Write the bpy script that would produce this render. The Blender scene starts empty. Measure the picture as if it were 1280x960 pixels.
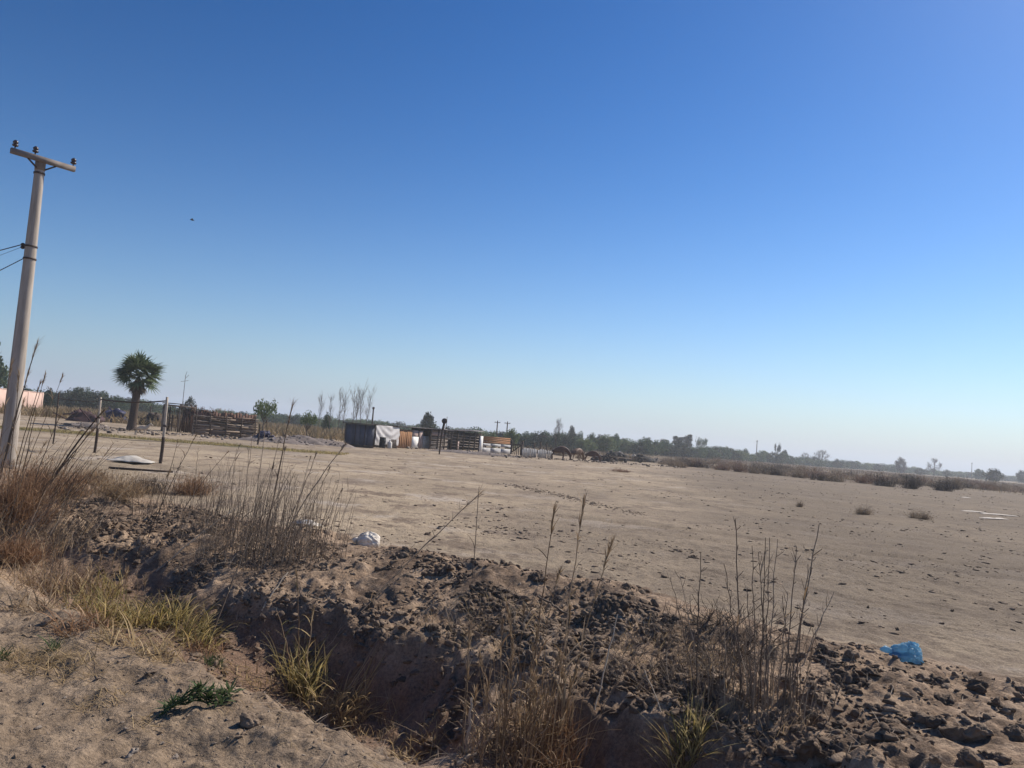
import bpy, bmesh, math, random
import numpy as np
from mathutils import Vector, Matrix

random.seed(7)
rng = np.random.default_rng(7)
S = bpy.context.scene
C = S.collection
PI = math.pi
R = math.radians

# ------------------------------------------------------------------ camera
EYE = np.array([0.0, 0.0, 1.70])
FPX = 962.0
PITCH, ROLL = R(4.0), R(4.7)
_f = np.array([0, math.cos(PITCH), math.sin(PITCH)])
_u0 = np.array([0, -math.sin(PITCH), math.cos(PITCH)])
_r0 = np.array([1.0, 0, 0])
_up = _u0 * math.cos(ROLL) - _r0 * math.sin(ROLL)
_rt = _r0 * math.cos(ROLL) + _u0 * math.sin(ROLL)
cam_data = bpy.data.cameras.new('camera')
cam_data.sensor_width = 36.0
cam_data.lens = 36.0 * FPX / 1280.0
cam_data.clip_start = 0.05
cam_data.clip_end = 6000
cam = bpy.data.objects.new('camera', cam_data)
C.objects.link(cam)
cam.matrix_world = Matrix(((_rt[0], _up[0], -_f[0], EYE[0]), (_rt[1], _up[1], -_f[1], EYE[1]),
                           (_rt[2], _up[2], -_f[2], EYE[2]), (0, 0, 0, 1)))
S.camera = cam

# ------------------------------------------------------------------ light
SUN_AZ, SUN_EL = R(50), R(43)          # azimuth from +Y towards +X
world = bpy.data.worlds.new('World')
S.world = world
world.use_nodes = True
wn = world.node_tree
wn.nodes.clear()
sky = wn.nodes.new('ShaderNodeTexSky')
sky.sky_type = 'NISHITA'
sky.sun_disc = False
sky.sun_elevation = SUN_EL
sky.sun_rotation = SUN_AZ
sky.air_density = 1.0
sky.dust_density = 0.3
sky.ozone_density = 3.0
bg = wn.nodes.new('ShaderNodeBackground')
bg.inputs['Strength'].default_value = 0.12
wo = wn.nodes.new('ShaderNodeOutputWorld')
# contrast of the blue sky and the pale dust layer low over the horizon
SKY_GAMMA, SKY_GAIN, SKY_SAT, DUST_H, DUST_A, DUST_B = 1.5, 1.04, 1.17, 0.11, (.215, .33, .525), (.40, .375, .29)
def _scale(sock, k):
    n = wn.nodes.new('ShaderNodeVectorMath'); n.operation = 'SCALE'
    wn.links.new(sock, n.inputs[0]); n.inputs['Scale'].default_value = k
    return n.outputs[0]
_gm = wn.nodes.new('ShaderNodeGamma'); _gm.inputs['Gamma'].default_value = SKY_GAMMA
wn.links.new(_scale(sky.outputs['Color'], 0.1), _gm.inputs['Color'])
_hs = wn.nodes.new('ShaderNodeHueSaturation'); _hs.inputs['Saturation'].default_value = SKY_SAT
wn.links.new(_scale(_gm.outputs['Color'], 10.0 * SKY_GAIN), _hs.inputs['Color'])
_tc = wn.nodes.new('ShaderNodeTexCoord'); _sx = wn.nodes.new('ShaderNodeSeparateXYZ')
wn.links.new(_tc.outputs['Generated'], _sx.inputs[0])
def _m(op, a, b):
    n = wn.nodes.new('ShaderNodeMath'); n.operation = op
    for i, v in enumerate((a, b)):
        if hasattr(v, 'is_output'): wn.links.new(v, n.inputs[i])
        else: n.inputs[i].default_value = v
    return n.outputs[0]
_fac = _m('POWER', 2.71828, _m('MULTIPLY', _m('MAXIMUM', _sx.outputs[2], 0.0), -1.0 / DUST_H))
_mx = wn.nodes.new('ShaderNodeMix'); _mx.data_type = 'RGBA'
wn.links.new(_fac, _mx.inputs[0]); wn.links.new(_hs.outputs['Color'], _mx.inputs[6]); 
# the dust scatters forward: brighter towards the sun
_dt = wn.nodes.new('ShaderNodeVectorMath'); _dt.operation = 'DOT_PRODUCT'
wn.links.new(_tc.outputs['Generated'], _dt.inputs[0])
_dt.inputs[1].default_value = (math.sin(SUN_AZ) * math.cos(SUN_EL), math.cos(SUN_AZ) * math.cos(SUN_EL), math.sin(SUN_EL))
_va = wn.nodes.new('ShaderNodeVectorMath'); _va.operation = 'MULTIPLY_ADD'
wn.links.new(_m('MAXIMUM', _dt.outputs['Value'], 0.0), _va.inputs[0])
_bs = bg.inputs['Strength'].default_value
_va.inputs[1].default_value = [v / _bs for v in DUST_B]; _va.inputs[2].default_value = [v / _bs for v in DUST_A]
wn.links.new(_va.outputs[0], _mx.inputs[7])
wn.links.new(_mx.outputs[2], bg.inputs['Color'])
wn.links.new(bg.outputs['Background'], wo.inputs['Surface'])

sd = bpy.data.lights.new('sun', 'SUN')
sd.energy = 5.0
sd.angle = R(0.53)
sd.color = (1.0, 0.91, 0.78)
sun = bpy.data.objects.new('sun', sd)
C.objects.link(sun)
_sv = Vector((math.sin(SUN_AZ) * math.cos(SUN_EL), math.cos(SUN_AZ) * math.cos(SUN_EL), math.sin(SUN_EL)))
sun.rotation_euler = _sv.to_track_quat('Z', 'Y').to_euler()
sun.location = (30, 20, 60)

S.view_settings.view_transform = 'Standard'
S.view_settings.look = 'None'
S.view_settings.gamma = 1.0
S.view_settings.exposure = 0.16
S.render.engine = 'CYCLES'
S.cycles.use_denoising = True
S.cycles.max_bounces = 6
S.cycles.volume_bounces = 1
S.cycles.transparent_max_bounces = 4

# ------------------------------------------------------------------ pixel -> world helpers (used to lay things out on the ground)
def ray(px, py):
    return _f * FPX + _rt * (px - 640.0) - _up * (py - 480.0)

def G(px, py, z=0.0):
    d = ray(px, py)
    t = (z - EYE[2]) / d[2]
    return EYE + d * t

def D(px, py, Y):
    d = ray(px, py)
    return EYE + d * (Y / d[1])

def project(P):
    q = np.asarray(P, float) - EYE
    k = FPX / q.dot(_f)
    return 640 + q.dot(_rt) * k, 480 - q.dot(_up) * k

def height_at(P, ytop):
    """z of the point straight above P that appears on row ytop"""
    lo, hi = P[2] - 5, P[2] + 60
    for _ in range(40):
        m = 0.5 * (lo + hi)
        if project((P[0], P[1], m))[1] > ytop:
            lo = m
        else:
            hi = m
    return lo

# ------------------------------------------------------------------ numpy value noise
def _hash(ix, iy, seed):
    h = (ix.astype(np.int64) * 374761393 + iy.astype(np.int64) * 668265263 + seed * 1442695041) & 0xFFFFFFFF
    h = ((h ^ (h >> 13)) * 1274126177) & 0xFFFFFFFF
    h = h ^ (h >> 16)
    return (h & 0xFFFFFF) / float(0xFFFFFF)

def vnoise(x, y, seed=0):
    x = np.asarray(x, float); y = np.asarray(y, float)
    ix = np.floor(x); iy = np.floor(y)
    fx = x - ix; fy = y - iy
    fx = fx * fx * fx * (fx * (fx * 6 - 15) + 10); fy = fy * fy * fy * (fy * (fy * 6 - 15) + 10)
    a = _hash(ix, iy, seed); b = _hash(ix + 1, iy, seed)
    c = _hash(ix, iy + 1, seed); d = _hash(ix + 1, iy + 1, seed)
    return (a * (1 - fx) + b * fx) * (1 - fy) + (c * (1 - fx) + d * fx) * fy

def fbm(x, y, seed=0, octv=4, gain=0.5):
    s = 0; a = 1; t = 0
    for k in range(octv):
        s = s + a * (vnoise(x * 2 ** k + 17.3 * k, y * 2 ** k - 9.1 * k, seed + k) - 0.5)
        t += a; a *= gain
    return s / t * 2

def sstep(a, b, x):
    t = np.clip((x - a) / (b - a), 0, 1)
    return t * t * (3 - 2 * t)

# ------------------------------------------------------------------ terrain: verge, ditch, spoil bank, field
NU = np.array([0.588, 0.809])           # across the ditch, away from the road
def nu_of(x, y):
    return x * NU[0] + y * NU[1], x * NU[1] - y * NU[0]

PN = [-60, 2.2, 2.75, 3.05, 3.3, 3.75, 4.5, 4.72, 5.12, 5.6, 6.3, 6.9, 7.4, 8.2, 60]
PZ = [0, 0.0, 0.05, 0.03, -0.22, -0.66, -0.76, -0.62, -0.13, 0.00, 0.09, 0.17, 0.10, 0.0, 0]

def H(x, y):
    x = np.asarray(x, float); y = np.asarray(y, float)
    n, u = nu_of(x, y)
    near = 1 - sstep(9, 22, np.abs(n - 4)) * 0.999
    wob = 0.34 * fbm(u * 0.55, n * 0.25, 3, 3) + 0.42 * sstep(3.9, 4.8, n) * (1 - sstep(6.4, 7.4, n)) * fbm(u * 1.5, n * .35, 7, 3) + 0.12 * fbm(u * 3.2, n * 1.4, 9, 3)
    nn = n + wob * sstep(1.5, 3.2, n)
    z = np.interp(nn, PN, PZ)
    fill = 1 - 0.35 * sstep(-5.2, -6.6, u) - 0.35 * sstep(-8.5, -11.5, u) - 0.66 * sstep(-2.1, -0.9, u)
    fill = fill * (1 - .55 * np.exp(-((u + 3.05) / .34) ** 2))
    z = np.where(z < 0, z * fill, z)
    mound = np.exp(-((nn - 6.9) / 0.6) ** 2)
    z = z + mound * 0.12 * fbm(u * 0.5 + 4, n * 0.2, 21, 2)
    z = z + mound * 0.10 * np.exp(-((u + 4.4) / 1.6) ** 2)
    bank = sstep(4.9, 5.5, nn) * (1 - sstep(7.3, 8.3, nn))
    crust = sstep(.0, .35, fbm(x * .9 + 3, y * .9, 33, 3) + .35 * fbm(u * .35, n * .5, 34, 2))
    rid = 1 - np.abs(fbm(x * 6.5, y * 6.5, 43, 3))
    z = z + bank * crust * (0.085 * np.maximum(fbm(x * 8.0, y * 8.0, 45, 3), -.25) + .05 * (rid ** 3 - .5))
    rough = 0.075 * fbm(x * 1.7, y * 1.7, 31, 3) + 0.055 * np.maximum(fbm(x * 5.2, y * 5.2, 41, 3), -.15) + 0.018 * fbm(x * 14, y * 14, 51, 2)
    z = z + bank * rough
    wall = sstep(4.3, 4.8, nn) * (1 - sstep(5.6, 6.1, nn))
    z = z + wall * (.10 * fbm(x * 2.6, y * 2.6, 17, 3) + .06 * fbm(x * 7, y * 7, 18, 3))
    verge = 1 - sstep(2.6, 3.6, nn)
    lip = np.exp(-((nn - 3.05) / .32) ** 2)
    z = z + lip * (.07 * fbm(x * 2.2, y * 2.2, 23, 3) + .05 * np.maximum(fbm(x * 7, y * 7, 24, 3), -.1))
    z = z + verge * sstep(0.5, 2.5, nn) * (0.045 * fbm(x * 1.3, y * 1.3, 61, 3) + 0.034 * fbm(x * 6, y * 6, 71, 3) + .05 * np.maximum(fbm(x * 5, y * 5, 72, 3) - .22, 0))
    z = z + verge * (0.016 * fbm(x * 13, y * 13, 81, 3))
    fld = sstep(7.6, 9.0, n)
    z = z + fld * (0.022 * fbm(x * 2.0, y * 2.0, 91, 3) + (0.020 * fbm(x * 6, y * 6, 93, 3) + .03 * np.maximum(fbm(x * 4.5, y * 4.5, 94, 3) - .28, 0)) * (1 - sstep(14, 34, y)) + 0.03 * fbm(x * .25, y * .25, 92, 2)) * (1 - sstep(60, 200, y) * .7)
    # cart ruts running across the field
    for (c, s, w, dp) in ((0.0, 1.0, .22, .05), (1.7, 1.0, .22, .05)):
        q = (y - 17.0 - c) + 0.42 * (x - 0.0) + 0.5 * fbm(x * .12, c, 97, 2)
        z = z - fld * dp * np.exp(-(q / w) ** 2) * (0.5 + vnoise(x * .4, y * .4, 98))
    dd = sstep(4.6, 3.75, nn) * sstep(3.2, 3.75, nn)
    z = z + dd * 0.05 * fbm(x * 3, y * 3, 15, 3)
    return z

def h1(x, y):
    return float(H(np.array([x]), np.array([y]))[0])

def GH(px, py):
    """point of the terrain seen at pixel px, py of the photograph"""
    d = ray(px, py)
    d = d / d[1]
    ts = np.concatenate([np.linspace(2.2, 16, 2400), np.linspace(16, 120, 2400)])
    z = EYE[2] + d[2] * ts
    hh = H(d[0] * ts, ts)
    i = int(np.argmax(z <= hh))
    if z[i] > hh[i]:
        return G(px, py)
    t = ts[i]
    return np.array([d[0] * t, t, hh[i]])

# ------------------------------------------------------------------ object helpers
def lin(r, g, b):
    f = lambda c: (c / 255 / 12.92) if c / 255 <= 0.04045 else ((c / 255 + 0.055) / 1.055) ** 2.4
    return (f(r), f(g), f(b))

def tag(o, label=None, cat=None, group=None, kind=None):
    if label: o['label'] = label
    if cat: o['category'] = cat
    if group: o['group'] = group
    if kind: o['kind'] = kind
    return o

def thing(name, label, cat, loc=(0, 0, 0), rotz=0, group=None):
    o = bpy.data.objects.new(name, None)
    C.objects.link(o)
    o.empty_display_size = 0.2
    o.location = [float(v) for v in loc]
    o.rotation_euler = (0, 0, rotz)
    return tag(o, label, cat, group)

def link_mesh(name, me, material=None, parent=None, loc=None):
    o = bpy.data.objects.new(name, me)
    C.objects.link(o)
    if material is not None and not me.materials:
        me.materials.append(material)
    if parent is not None:
        o.parent = parent
    if loc is not None:
        o.location = [float(v) for v in loc]
    return o

def np_mesh(name, verts, faces, smooth=False):
    """faces: (M,k) array or a list of such arrays"""
    if not isinstance(faces, list):
        faces = [faces]
    faces = [np.asarray(f) for f in faces if len(f)]
    me = bpy.data.meshes.new(name)
    verts = np.asarray(verts, np.float32)
    me.vertices.add(len(verts))
    me.vertices.foreach_set('co', verts.ravel())
    loops = np.concatenate([f.ravel() for f in faces]).astype(np.int32)
    totals = np.concatenate([np.full(len(f), f.shape[1]) for f in faces])
    starts = np.concatenate([[0], np.cumsum(totals)[:-1]]).astype(np.int32)
    me.loops.add(len(loops))
    me.loops.foreach_set('vertex_index', loops)
    me.polygons.add(len(totals))
    me.polygons.foreach_set('loop_start', starts)
    me.polygons.foreach_set('loop_total', totals.astype(np.int32))
    if smooth:
        me.polygons.foreach_set('use_smooth', np.ones(len(totals), bool))
    me.update(calc_edges=True)
    return me

class MB:
    """collects boxes, beams, tubes, lathes, strips; one mesh object per build()"""
    def __init__(self):
        self.v = []; self.f = {}; self.n = 0
    def add(self, v, f):
        v = np.asarray(v, float); f = np.asarray(f, int)
        self.v.append(v)
        self.f.setdefault(f.shape[1], []).append(f + self.n)
        self.n += len(v)
    def box(self, c, s, rot=None, jit=0.0):
        q = np.array([[x, y, z] for x in (-.5, .5) for y in (-.5, .5) for z in (-.5, .5)]) * np.array(s)
        if jit: q = q + rng.normal(0, jit, q.shape)
        if rot is not None: q = q @ np.array(rot).T
        self.add(q + np.array(c), [[0, 1, 3, 2], [4, 6, 7, 5], [0, 4, 5, 1], [2, 3, 7, 6], [0, 2, 6, 4], [1, 5, 7, 3]])
    def tube(self, pts, rad, sides=6, caps=True):
        pts = np.asarray(pts, float)
        rad = np.broadcast_to(np.asarray(rad, float), (len(pts),))
        t = np.gradient(pts, axis=0)
        t /= np.linalg.norm(t, axis=1)[:, None] + 1e-9
        ref = np.array([0, 0, 1.0]) if abs(t[0][2]) < .9 else np.array([1.0, 0, 0])
        a = np.cross(t, ref); a /= np.linalg.norm(a, axis=1)[:, None] + 1e-9
        b = np.cross(t, a)
        ang = np.arange(sides) * 2 * PI / sides
        v = pts[:, None, :] + rad[:, None, None] * (np.cos(ang)[None, :, None] * a[:, None, :] + np.sin(ang)[None, :, None] * b[:, None, :])
        i = np.arange(len(pts) - 1)[:, None] * sides; j = np.arange(sides)[None, :]; k = (j + 1) % sides
        f = np.stack([i + j, i + k, i + sides + k, i + sides + j], -1).reshape(-1, 4)
        base = self.n
        self.add(v.reshape(-1, 3), f)
        if caps and sides > 2:
            self.f.setdefault(sides, []).append(np.array([np.arange(sides)[::-1] + base, np.arange(sides) + base + (len(pts) - 1) * sides]))
    def lathe(self, prof, c=(0, 0, 0), sides=16):
        c = np.array(c)
        self.tube([c + np.array([0, 0, z]) for r, z in prof], [r for r, z in prof], sides)
    def build(self, name, material, parent=None, smooth=False, loc=None):
        me = np_mesh(name, np.concatenate(self.v), [np.concatenate(x) for x in self.f.values()], smooth)
        return link_mesh(name, me, material, parent, loc)

def beam(mb, p0, p1, w, h=None):
    """square-section bar from p0 to p1"""
    p0 = np.array(p0, float); p1 = np.array(p1, float)
    d = p1 - p0; L = np.linalg.norm(d); d /= L
    ref = np.array([0, 0, 1.0]) if abs(d[2]) < .9 else np.array([0, 1.0, 0])
    a = np.cross(d, ref); a /= np.linalg.norm(a); b = np.cross(a, d)
    mb.box((p0 + p1) / 2, (L, w, h or w), rot=np.stack([d, a, b], 1))

# curves: vectorised bundles of bent stems / blades
def curves(base, phi, L, th0, th1, segs, pw=1.4, twist=0.0):
    base = np.asarray(base, float); N = len(base)
    t = (np.arange(segs) + .5) / segs
    th = th0[:, None] + th1[:, None] * t[None, :] ** pw
    ph = phi[:, None] + twist * np.cumsum(rng.normal(0, 1, (N, segs)), axis=1)
    ds = (L / segs)[:, None]
    dx = np.sin(th) * ds
    st = np.stack([dx * np.cos(ph), dx * np.sin(ph), np.cos(th) * ds], -1)
    P = np.concatenate([np.zeros((N, 1, 3)), np.cumsum(st, axis=1)], 1) + base[:, None, :]
    return P

def ribbons(P, w, face, prof=None):
    """P (N,K,3), w (N,), face (N,) azimuth of the ribbon's side vector"""
    N, K, _ = P.shape
    t = np.linspace(0, 1, K)
    pr = (1 - t) ** .6 * (0.55 + .45 * np.minimum(t * 4, 1)) if prof is None else np.interp(t, prof[0], prof[1])
    side = np.stack([np.cos(face), np.sin(face), np.zeros(N)], -1)[:, None, :] * (w[:, None] * pr[None, :] * .5)[:, :, None]
    V = np.stack([P - side, P + side], 2).reshape(N, K * 2, 3)
    k = np.arange(K - 1)
    f = np.stack([2 * k, 2 * k + 1, 2 * k + 3, 2 * k + 2], -1)
    F = (f[None] + (np.arange(N) * K * 2)[:, None, None]).reshape(-1, 4)
    return V.reshape(-1, 3), F

def tubes(P, r0, r1, sides=4):
    N, K, _ = P.shape
    T = np.gradient(P, axis=1)
    T /= np.linalg.norm(T, axis=2)[..., None] + 1e-9
    ref = np.zeros_like(T); ref[..., 0] = .31; ref[..., 1] = .95
    a = np.cross(T, ref); a /= np.linalg.norm(a, axis=2)[..., None] + 1e-9
    b = np.cross(T, a)
    t = np.linspace(0, 1, K)
    rad = r0[:, None] * (1 - t) + r1[:, None] * t
    ang = np.arange(sides) * 2 * PI / sides
    V = P[:, :, None, :] + rad[:, :, None, None] * (np.cos(ang)[None, None, :, None] * a[:, :, None, :] + np.sin(ang)[None, None, :, None] * b[:, :, None, :])
    k = np.arange(K - 1)[:, None] * sides; j = np.arange(sides)[None, :]; j2 = (j + 1) % sides
    f = np.stack([k + j, k + j2, k + sides + j2, k + sides + j], -1).reshape(-1, 4)
    F = (f[None] + (np.arange(N) * K * sides)[:, None, None]).reshape(-1, 4)
    return V.reshape(-1, 3), F

# ------------------------------------------------------------------ materials
def nodes_of(name):
    m = bpy.data.materials.new(name)
    m.use_nodes = True
    nt = m.node_tree
    nt.nodes.clear()
    out = nt.nodes.new('ShaderNodeOutputMaterial')
    return m, nt, out

def nn(nt, kind, **kw):
    n = nt.nodes.new(kind)
    for k, v in kw.items():
        if k in n.inputs: n.inputs[k].default_value = v
        else: setattr(n, k, v)
    return n

def mixc(nt, fac, a, b, blend='MIX'):
    n = nt.nodes.new('ShaderNodeMix'); n.data_type = 'RGBA'; n.blend_type = blend
    for sock, val in ((n.inputs[0], fac), (n.inputs[6], a), (n.inputs[7], b)):
        if hasattr(val, 'is_output'): nt.links.new(val, sock)
        elif isinstance(val, tuple): sock.default_value = (*val, 1)
        else: sock.default_value = val
    return n.outputs[2]

def math_(nt, op, a, b=0.0, c=None):
    n = nt.nodes.new('ShaderNodeMath'); n.operation = op
    for i, v in enumerate((a, b) if c is None else (a, b, c)):
        if hasattr(v, 'is_output'): nt.links.new(v, n.inputs[i])
        else: n.inputs[i].default_value = v
    return n.outputs[0]

def remap(nt, v, a, b, c=0.0, d=1.0, smooth=True):
    n = nt.nodes.new('ShaderNodeMapRange')
    if smooth: n.interpolation_type = 'SMOOTHSTEP'
    nt.links.new(v, n.inputs[0])
    for i, x in enumerate((a, b, c, d)): n.inputs[i + 1].default_value = x
    return n.outputs[0]

def noise(nt, vec, scale, detail=4, rough=.55, scl=None):
    if scl:
        m = nn(nt, 'ShaderNodeMapping'); m.inputs['Scale'].default_value = scl
        nt.links.new(vec, m.inputs['Vector']); vec = m.outputs['Vector']
    n = nn(nt, 'ShaderNodeTexNoise', Scale=scale, Detail=detail, Roughness=rough)
    nt.links.new(vec, n.inputs['Vector'])
    return n.outputs['Fac']

def mat(name, c1, c2=None, scale=6, rough=.85, bump=.0, bscale=None, scl=None, metal=0, spec=.3):
    m, nt, out = nodes_of(name)
    p = nn(nt, 'ShaderNodeBsdfPrincipled', Roughness=rough, Metallic=metal)
    p.inputs['Specular IOR Level'].default_value = spec
    tc = nn(nt, 'ShaderNodeTexCoord')
    vec = tc.outputs['Object']
    if c2 is None: c2 = tuple(x * .7 for x in c1)
    f = noise(nt, vec, scale, 5, .6, scl)
    c = mixc(nt, remap(nt, f, .3, .7), c1, c2)
    nt.links.new(c, p.inputs['Base Color'])
    if bump:
        b = nn(nt, 'ShaderNodeBump', Strength=bump, Distance=.03)
        nt.links.new(noise(nt, vec, bscale or scale * 4, 5, .6, scl), b.inputs['Height'])
        nt.links.new(b.outputs['Normal'], p.inputs['Normal'])
    nt.links.new(p.outputs[0], out.inputs[0])
    return m

def leaf_mat(name, cols, trans=.35, rough=.7):
    """per-blade colour from a small ramp, part of the light passes through"""
    m, nt, out = nodes_of(name)
    g = nn(nt, 'ShaderNodeNewGeometry')
    ramp = nn(nt, 'ShaderNodeValToRGB')
    el = ramp.color_ramp.elements
    while len(el) < len(cols): el.new(.5)
    for i, c in enumerate(cols):
        el[i].position = i / max(1, len(cols) - 1); el[i].color = (*c, 1)
    nt.links.new(g.outputs['Random Per Island'], ramp.inputs[0])
    p = nn(nt, 'ShaderNodeBsdfPrincipled', Roughness=rough)
    p.inputs['Specular IOR Level'].default_value = .25
    t = nn(nt, 'ShaderNodeBsdfTranslucent')
    mx = nn(nt, 'ShaderNodeMixShader'); mx.inputs[0].default_value = trans
    nt.links.new(ramp.outputs[0], p.inputs['Base Color']); nt.links.new(ramp.outputs[0], t.inputs[0])
    nt.links.new(p.outputs[0], mx.inputs[1]); nt.links.new(t.outputs[0], mx.inputs[2])
    nt.links.new(mx.outputs[0], out.inputs[0])
    return m

def ground_mat():
    m, nt, out = nodes_of('dry_earth')
    p = nn(nt, 'ShaderNodeBsdfPrincipled', Roughness=.95)
    p.inputs['Specular IOR Level'].default_value = .15
    tc = nn(nt, 'ShaderNodeTexCoord'); pos = tc.outputs['Object']
    sx = nn(nt, 'ShaderNodeSeparateXYZ'); nt.links.new(pos, sx.inputs[0])
    X, Y = sx.outputs[0], sx.outputs[1]
    n = math_(nt, 'ADD', math_(nt, 'MULTIPLY', X, NU[0]), math_(nt, 'MULTIPLY', Y, NU[1]))
    wob = noise(nt, pos, .8, 3)
    nw = math_(nt, 'ADD', n, math_(nt, 'MULTIPLY', math_(nt, 'SUBTRACT', wob, .5), 1.6))
    # soils
    verge = mixc(nt, remap(nt, noise(nt, pos, 5, 6, .65), .3, .7), (.210, .155, .108), (.300, .226, .160))
    verge = mixc(nt, math_(nt, 'MULTIPLY', remap(nt, noise(nt, pos, 1.1, 5, .6), .5, .66), .6), verge, (.40, .305, .222))
    bank = mixc(nt, remap(nt, noise(nt, pos, 3.2, 6, .65), .35, .65), (.27, .190, .130), (.42, .31, .22))
    dmp = remap(nt, noise(nt, pos, 1.5, 6, .66), .47, .56)
    bank = mixc(nt, math_(nt, 'MULTIPLY', dmp, .7), bank, (.12, .083, .060))
    f1 = mixc(nt, remap(nt, noise(nt, pos, .16, 6, .6), .35, .65), (.455, .362, .258), (.315, .250, .178))
    f2 = remap(nt, noise(nt, pos, .42, 8, .68, (.8, .8, 1)), .53, .63)
    fld = mixc(nt, math_(nt, 'MULTIPLY', f2, .8), f1, (.46, .390, .325))
    f3 = remap(nt, noise(nt, pos, .8, 9, .74, (1.0, .7, 1)), .50, .60)
    fld = mixc(nt, math_(nt, 'MULTIPLY', f3, .8), fld, (.20, .150, .112))
    f4 = remap(nt, noise(nt, pos, 3.2, 8, .80, (.6, 1.0, 1)), .55, .61)
    fld = mixc(nt, math_(nt, 'MULTIPLY', f4, .75), fld, (.10, .073, .056))
    f5 = remap(nt, noise(nt, pos, .09, 6, .62, (1.0, .6, 1)), .46, .56)
    fld = mixc(nt, math_(nt, 'MULTIPLY', f5, .45), fld, (.235, .185, .14))
    tw = math_(nt, 'ADD', math_(nt, 'ADD', math_(nt, 'MULTIPLY', X, .36), Y), math_(nt, 'MULTIPLY', noise(nt, pos, .06, 2), 9))
    wv = math_(nt, 'ABSOLUTE', math_(nt, 'SUBTRACT', math_(nt, 'FRACT', math_(nt, 'MULTIPLY', tw, .21)), .5))
    tr = math_(nt, 'MULTIPLY', remap(nt, wv, .0, .075, 1, 0), remap(nt, noise(nt, pos, .35, 4), .45, .6))
    fld = mixc(nt, math_(nt, 'MULTIPLY', tr, .5), fld, (.17, .132, .105))
    # darker grey-brown churned soil to the right of the field
    q = math_(nt, 'ADD', math_(nt, 'SUBTRACT', math_(nt, 'MULTIPLY', X, .9), math_(nt, 'MULTIPLY', Y, .22)), math_(nt, 'MULTIPLY', math_(nt, 'SUBTRACT', noise(nt, pos, .10, 4), .5), 14))
    dr = remap(nt, q, -6.0, 3.5)
    yl = remap(nt, Y, 6.0, 9.5)
    fld = mixc(nt, math_(nt, 'MULTIPLY', math_(nt, 'MULTIPLY', dr, yl), .72), fld, (.150, .119, .090))
    # grey-green strip of short grass in front of the corral
    gq = math_(nt, 'SUBTRACT', Y, math_(nt, 'ADD', 44.5, math_(nt, 'MULTIPLY', X, .10)))
    gs = math_(nt, 'MULTIPLY', remap(nt, math_(nt, 'ABSOLUTE', gq), .5, 2.4, 1, 0), remap(nt, X, -8.5, -12, 0, 1))
    gs = math_(nt, 'MULTIPLY', gs, remap(nt, noise(nt, pos, .9, 4), .3, .5))
    fld = mixc(nt, gs, fld, (.105, .100, .05))
    # far dry pasture
    fp = remap(nt, Y, 88, 105)
    fld = mixc(nt, fp, fld, mixc(nt, noise(nt, pos, .05, 4), (.20, .155, .11), (.28, .22, .15)))
    c = mixc(nt, remap(nt, nw, 2.6, 3.6), verge, bank)
    # ditch shade painted into the soil colour, stronger towards the bed
    ditch_shade = math_(nt, 'MULTIPLY', remap(nt, sx.outputs[2], -.52, -.05, 1, 0), remap(nt, nw, 3.1, 3.9))
    c = mixc(nt, math_(nt, 'MULTIPLY', ditch_shade, .8), c, (.23, .150, .108))
    c = mixc(nt, remap(nt, nw, 7.2, 8.6), c, fld)
    grit = remap(nt, noise(nt, pos, 42, 3, .7), .30, .72, .72, 1.22)
    c = mixc(nt, 1.0, c, grit, 'MULTIPLY')
    sp = remap(nt, noise(nt, pos, 18, 3, .6), .66, .74)
    c = mixc(nt, math_(nt, 'MULTIPLY', sp, .5), c, (.12, .092, .075))
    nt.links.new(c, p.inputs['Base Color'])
    b1 = nn(nt, 'ShaderNodeBump', Strength=1.0, Distance=.045)
    hh = math_(nt, 'ADD', math_(nt, 'MULTIPLY', noise(nt, pos, 9, 8, .68), .8), math_(nt, 'MULTIPLY', noise(nt, pos, 34, 4, .7), .35))
    nt.links.new(hh, b1.inputs['Height'])
    nt.links.new(b1.outputs['Normal'], p.inputs['Normal'])
    nt.links.new(p.outputs[0], out.inputs[0])
    return m

M = {}
M['ground'] = ground_mat()
M['clod'] = mat('dried_mud', (.16, .118, .086), (.26, .195, .142), 5, .95, .6, 30)
M['clod_dark'] = mat('black_mud', (.105, .076, .055), (.19, .138, .10), 6, .95, .6, 30)
M['stone'] = mat('pale_stone', (.30, .25, .205), (.18, .145, .12), 8, .9, .4, 40)
M['concrete'] = mat('pole_concrete', (.50, .44, .38), (.33, .285, .24), 2.2, .9, .35, 40, (5, 5, .5))
M['concrete_dark'] = mat('weathered_concrete', (.27, .235, .215), (.17, .145, .13), 5, .9, .2, 30)
M['iron'] = mat('rusty_dark_iron', (.06, .05, .05), (.10, .07, .055), 12, .7)
M['porcelain'] = mat('brown_porcelain', (.045, .03, .03), (.07, .05, .05), 8, .25, spec=.5)
M['wire'] = mat('black_wire', (.02, .02, .022), (.03, .03, .03), 5, .6)
M['wood_dark'] = mat('dark_weathered_wood', (.10, .075, .06), (.055, .04, .034), 4, .9, .5, 18, (1, 1, 6))
M['wood_grey'] = mat('grey_weathered_wood', (.27, .225, .19), (.16, .13, .11), 4, .9, .5, 18, (4, 4, 1))
M['wood_pale'] = mat('pale_bleached_wood', (.55, .48, .40), (.38, .32, .26), 4, .9, .4, 18)
M['wood_brown'] = mat('brown_planks', (.36, .185, .085), (.22, .11, .055), 5, .85, .4, 18, (7, 7, .6))
M['wood_red'] = mat('reddish_brown_boards', (.17, .095, .070), (.11, .066, .052), 3, .9, .4, 14)
M['pink'] = mat('salmon_plaster', (.62, .44, .37), (.54, .385, .325), 1.5, .9, .2, 12)
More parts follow.
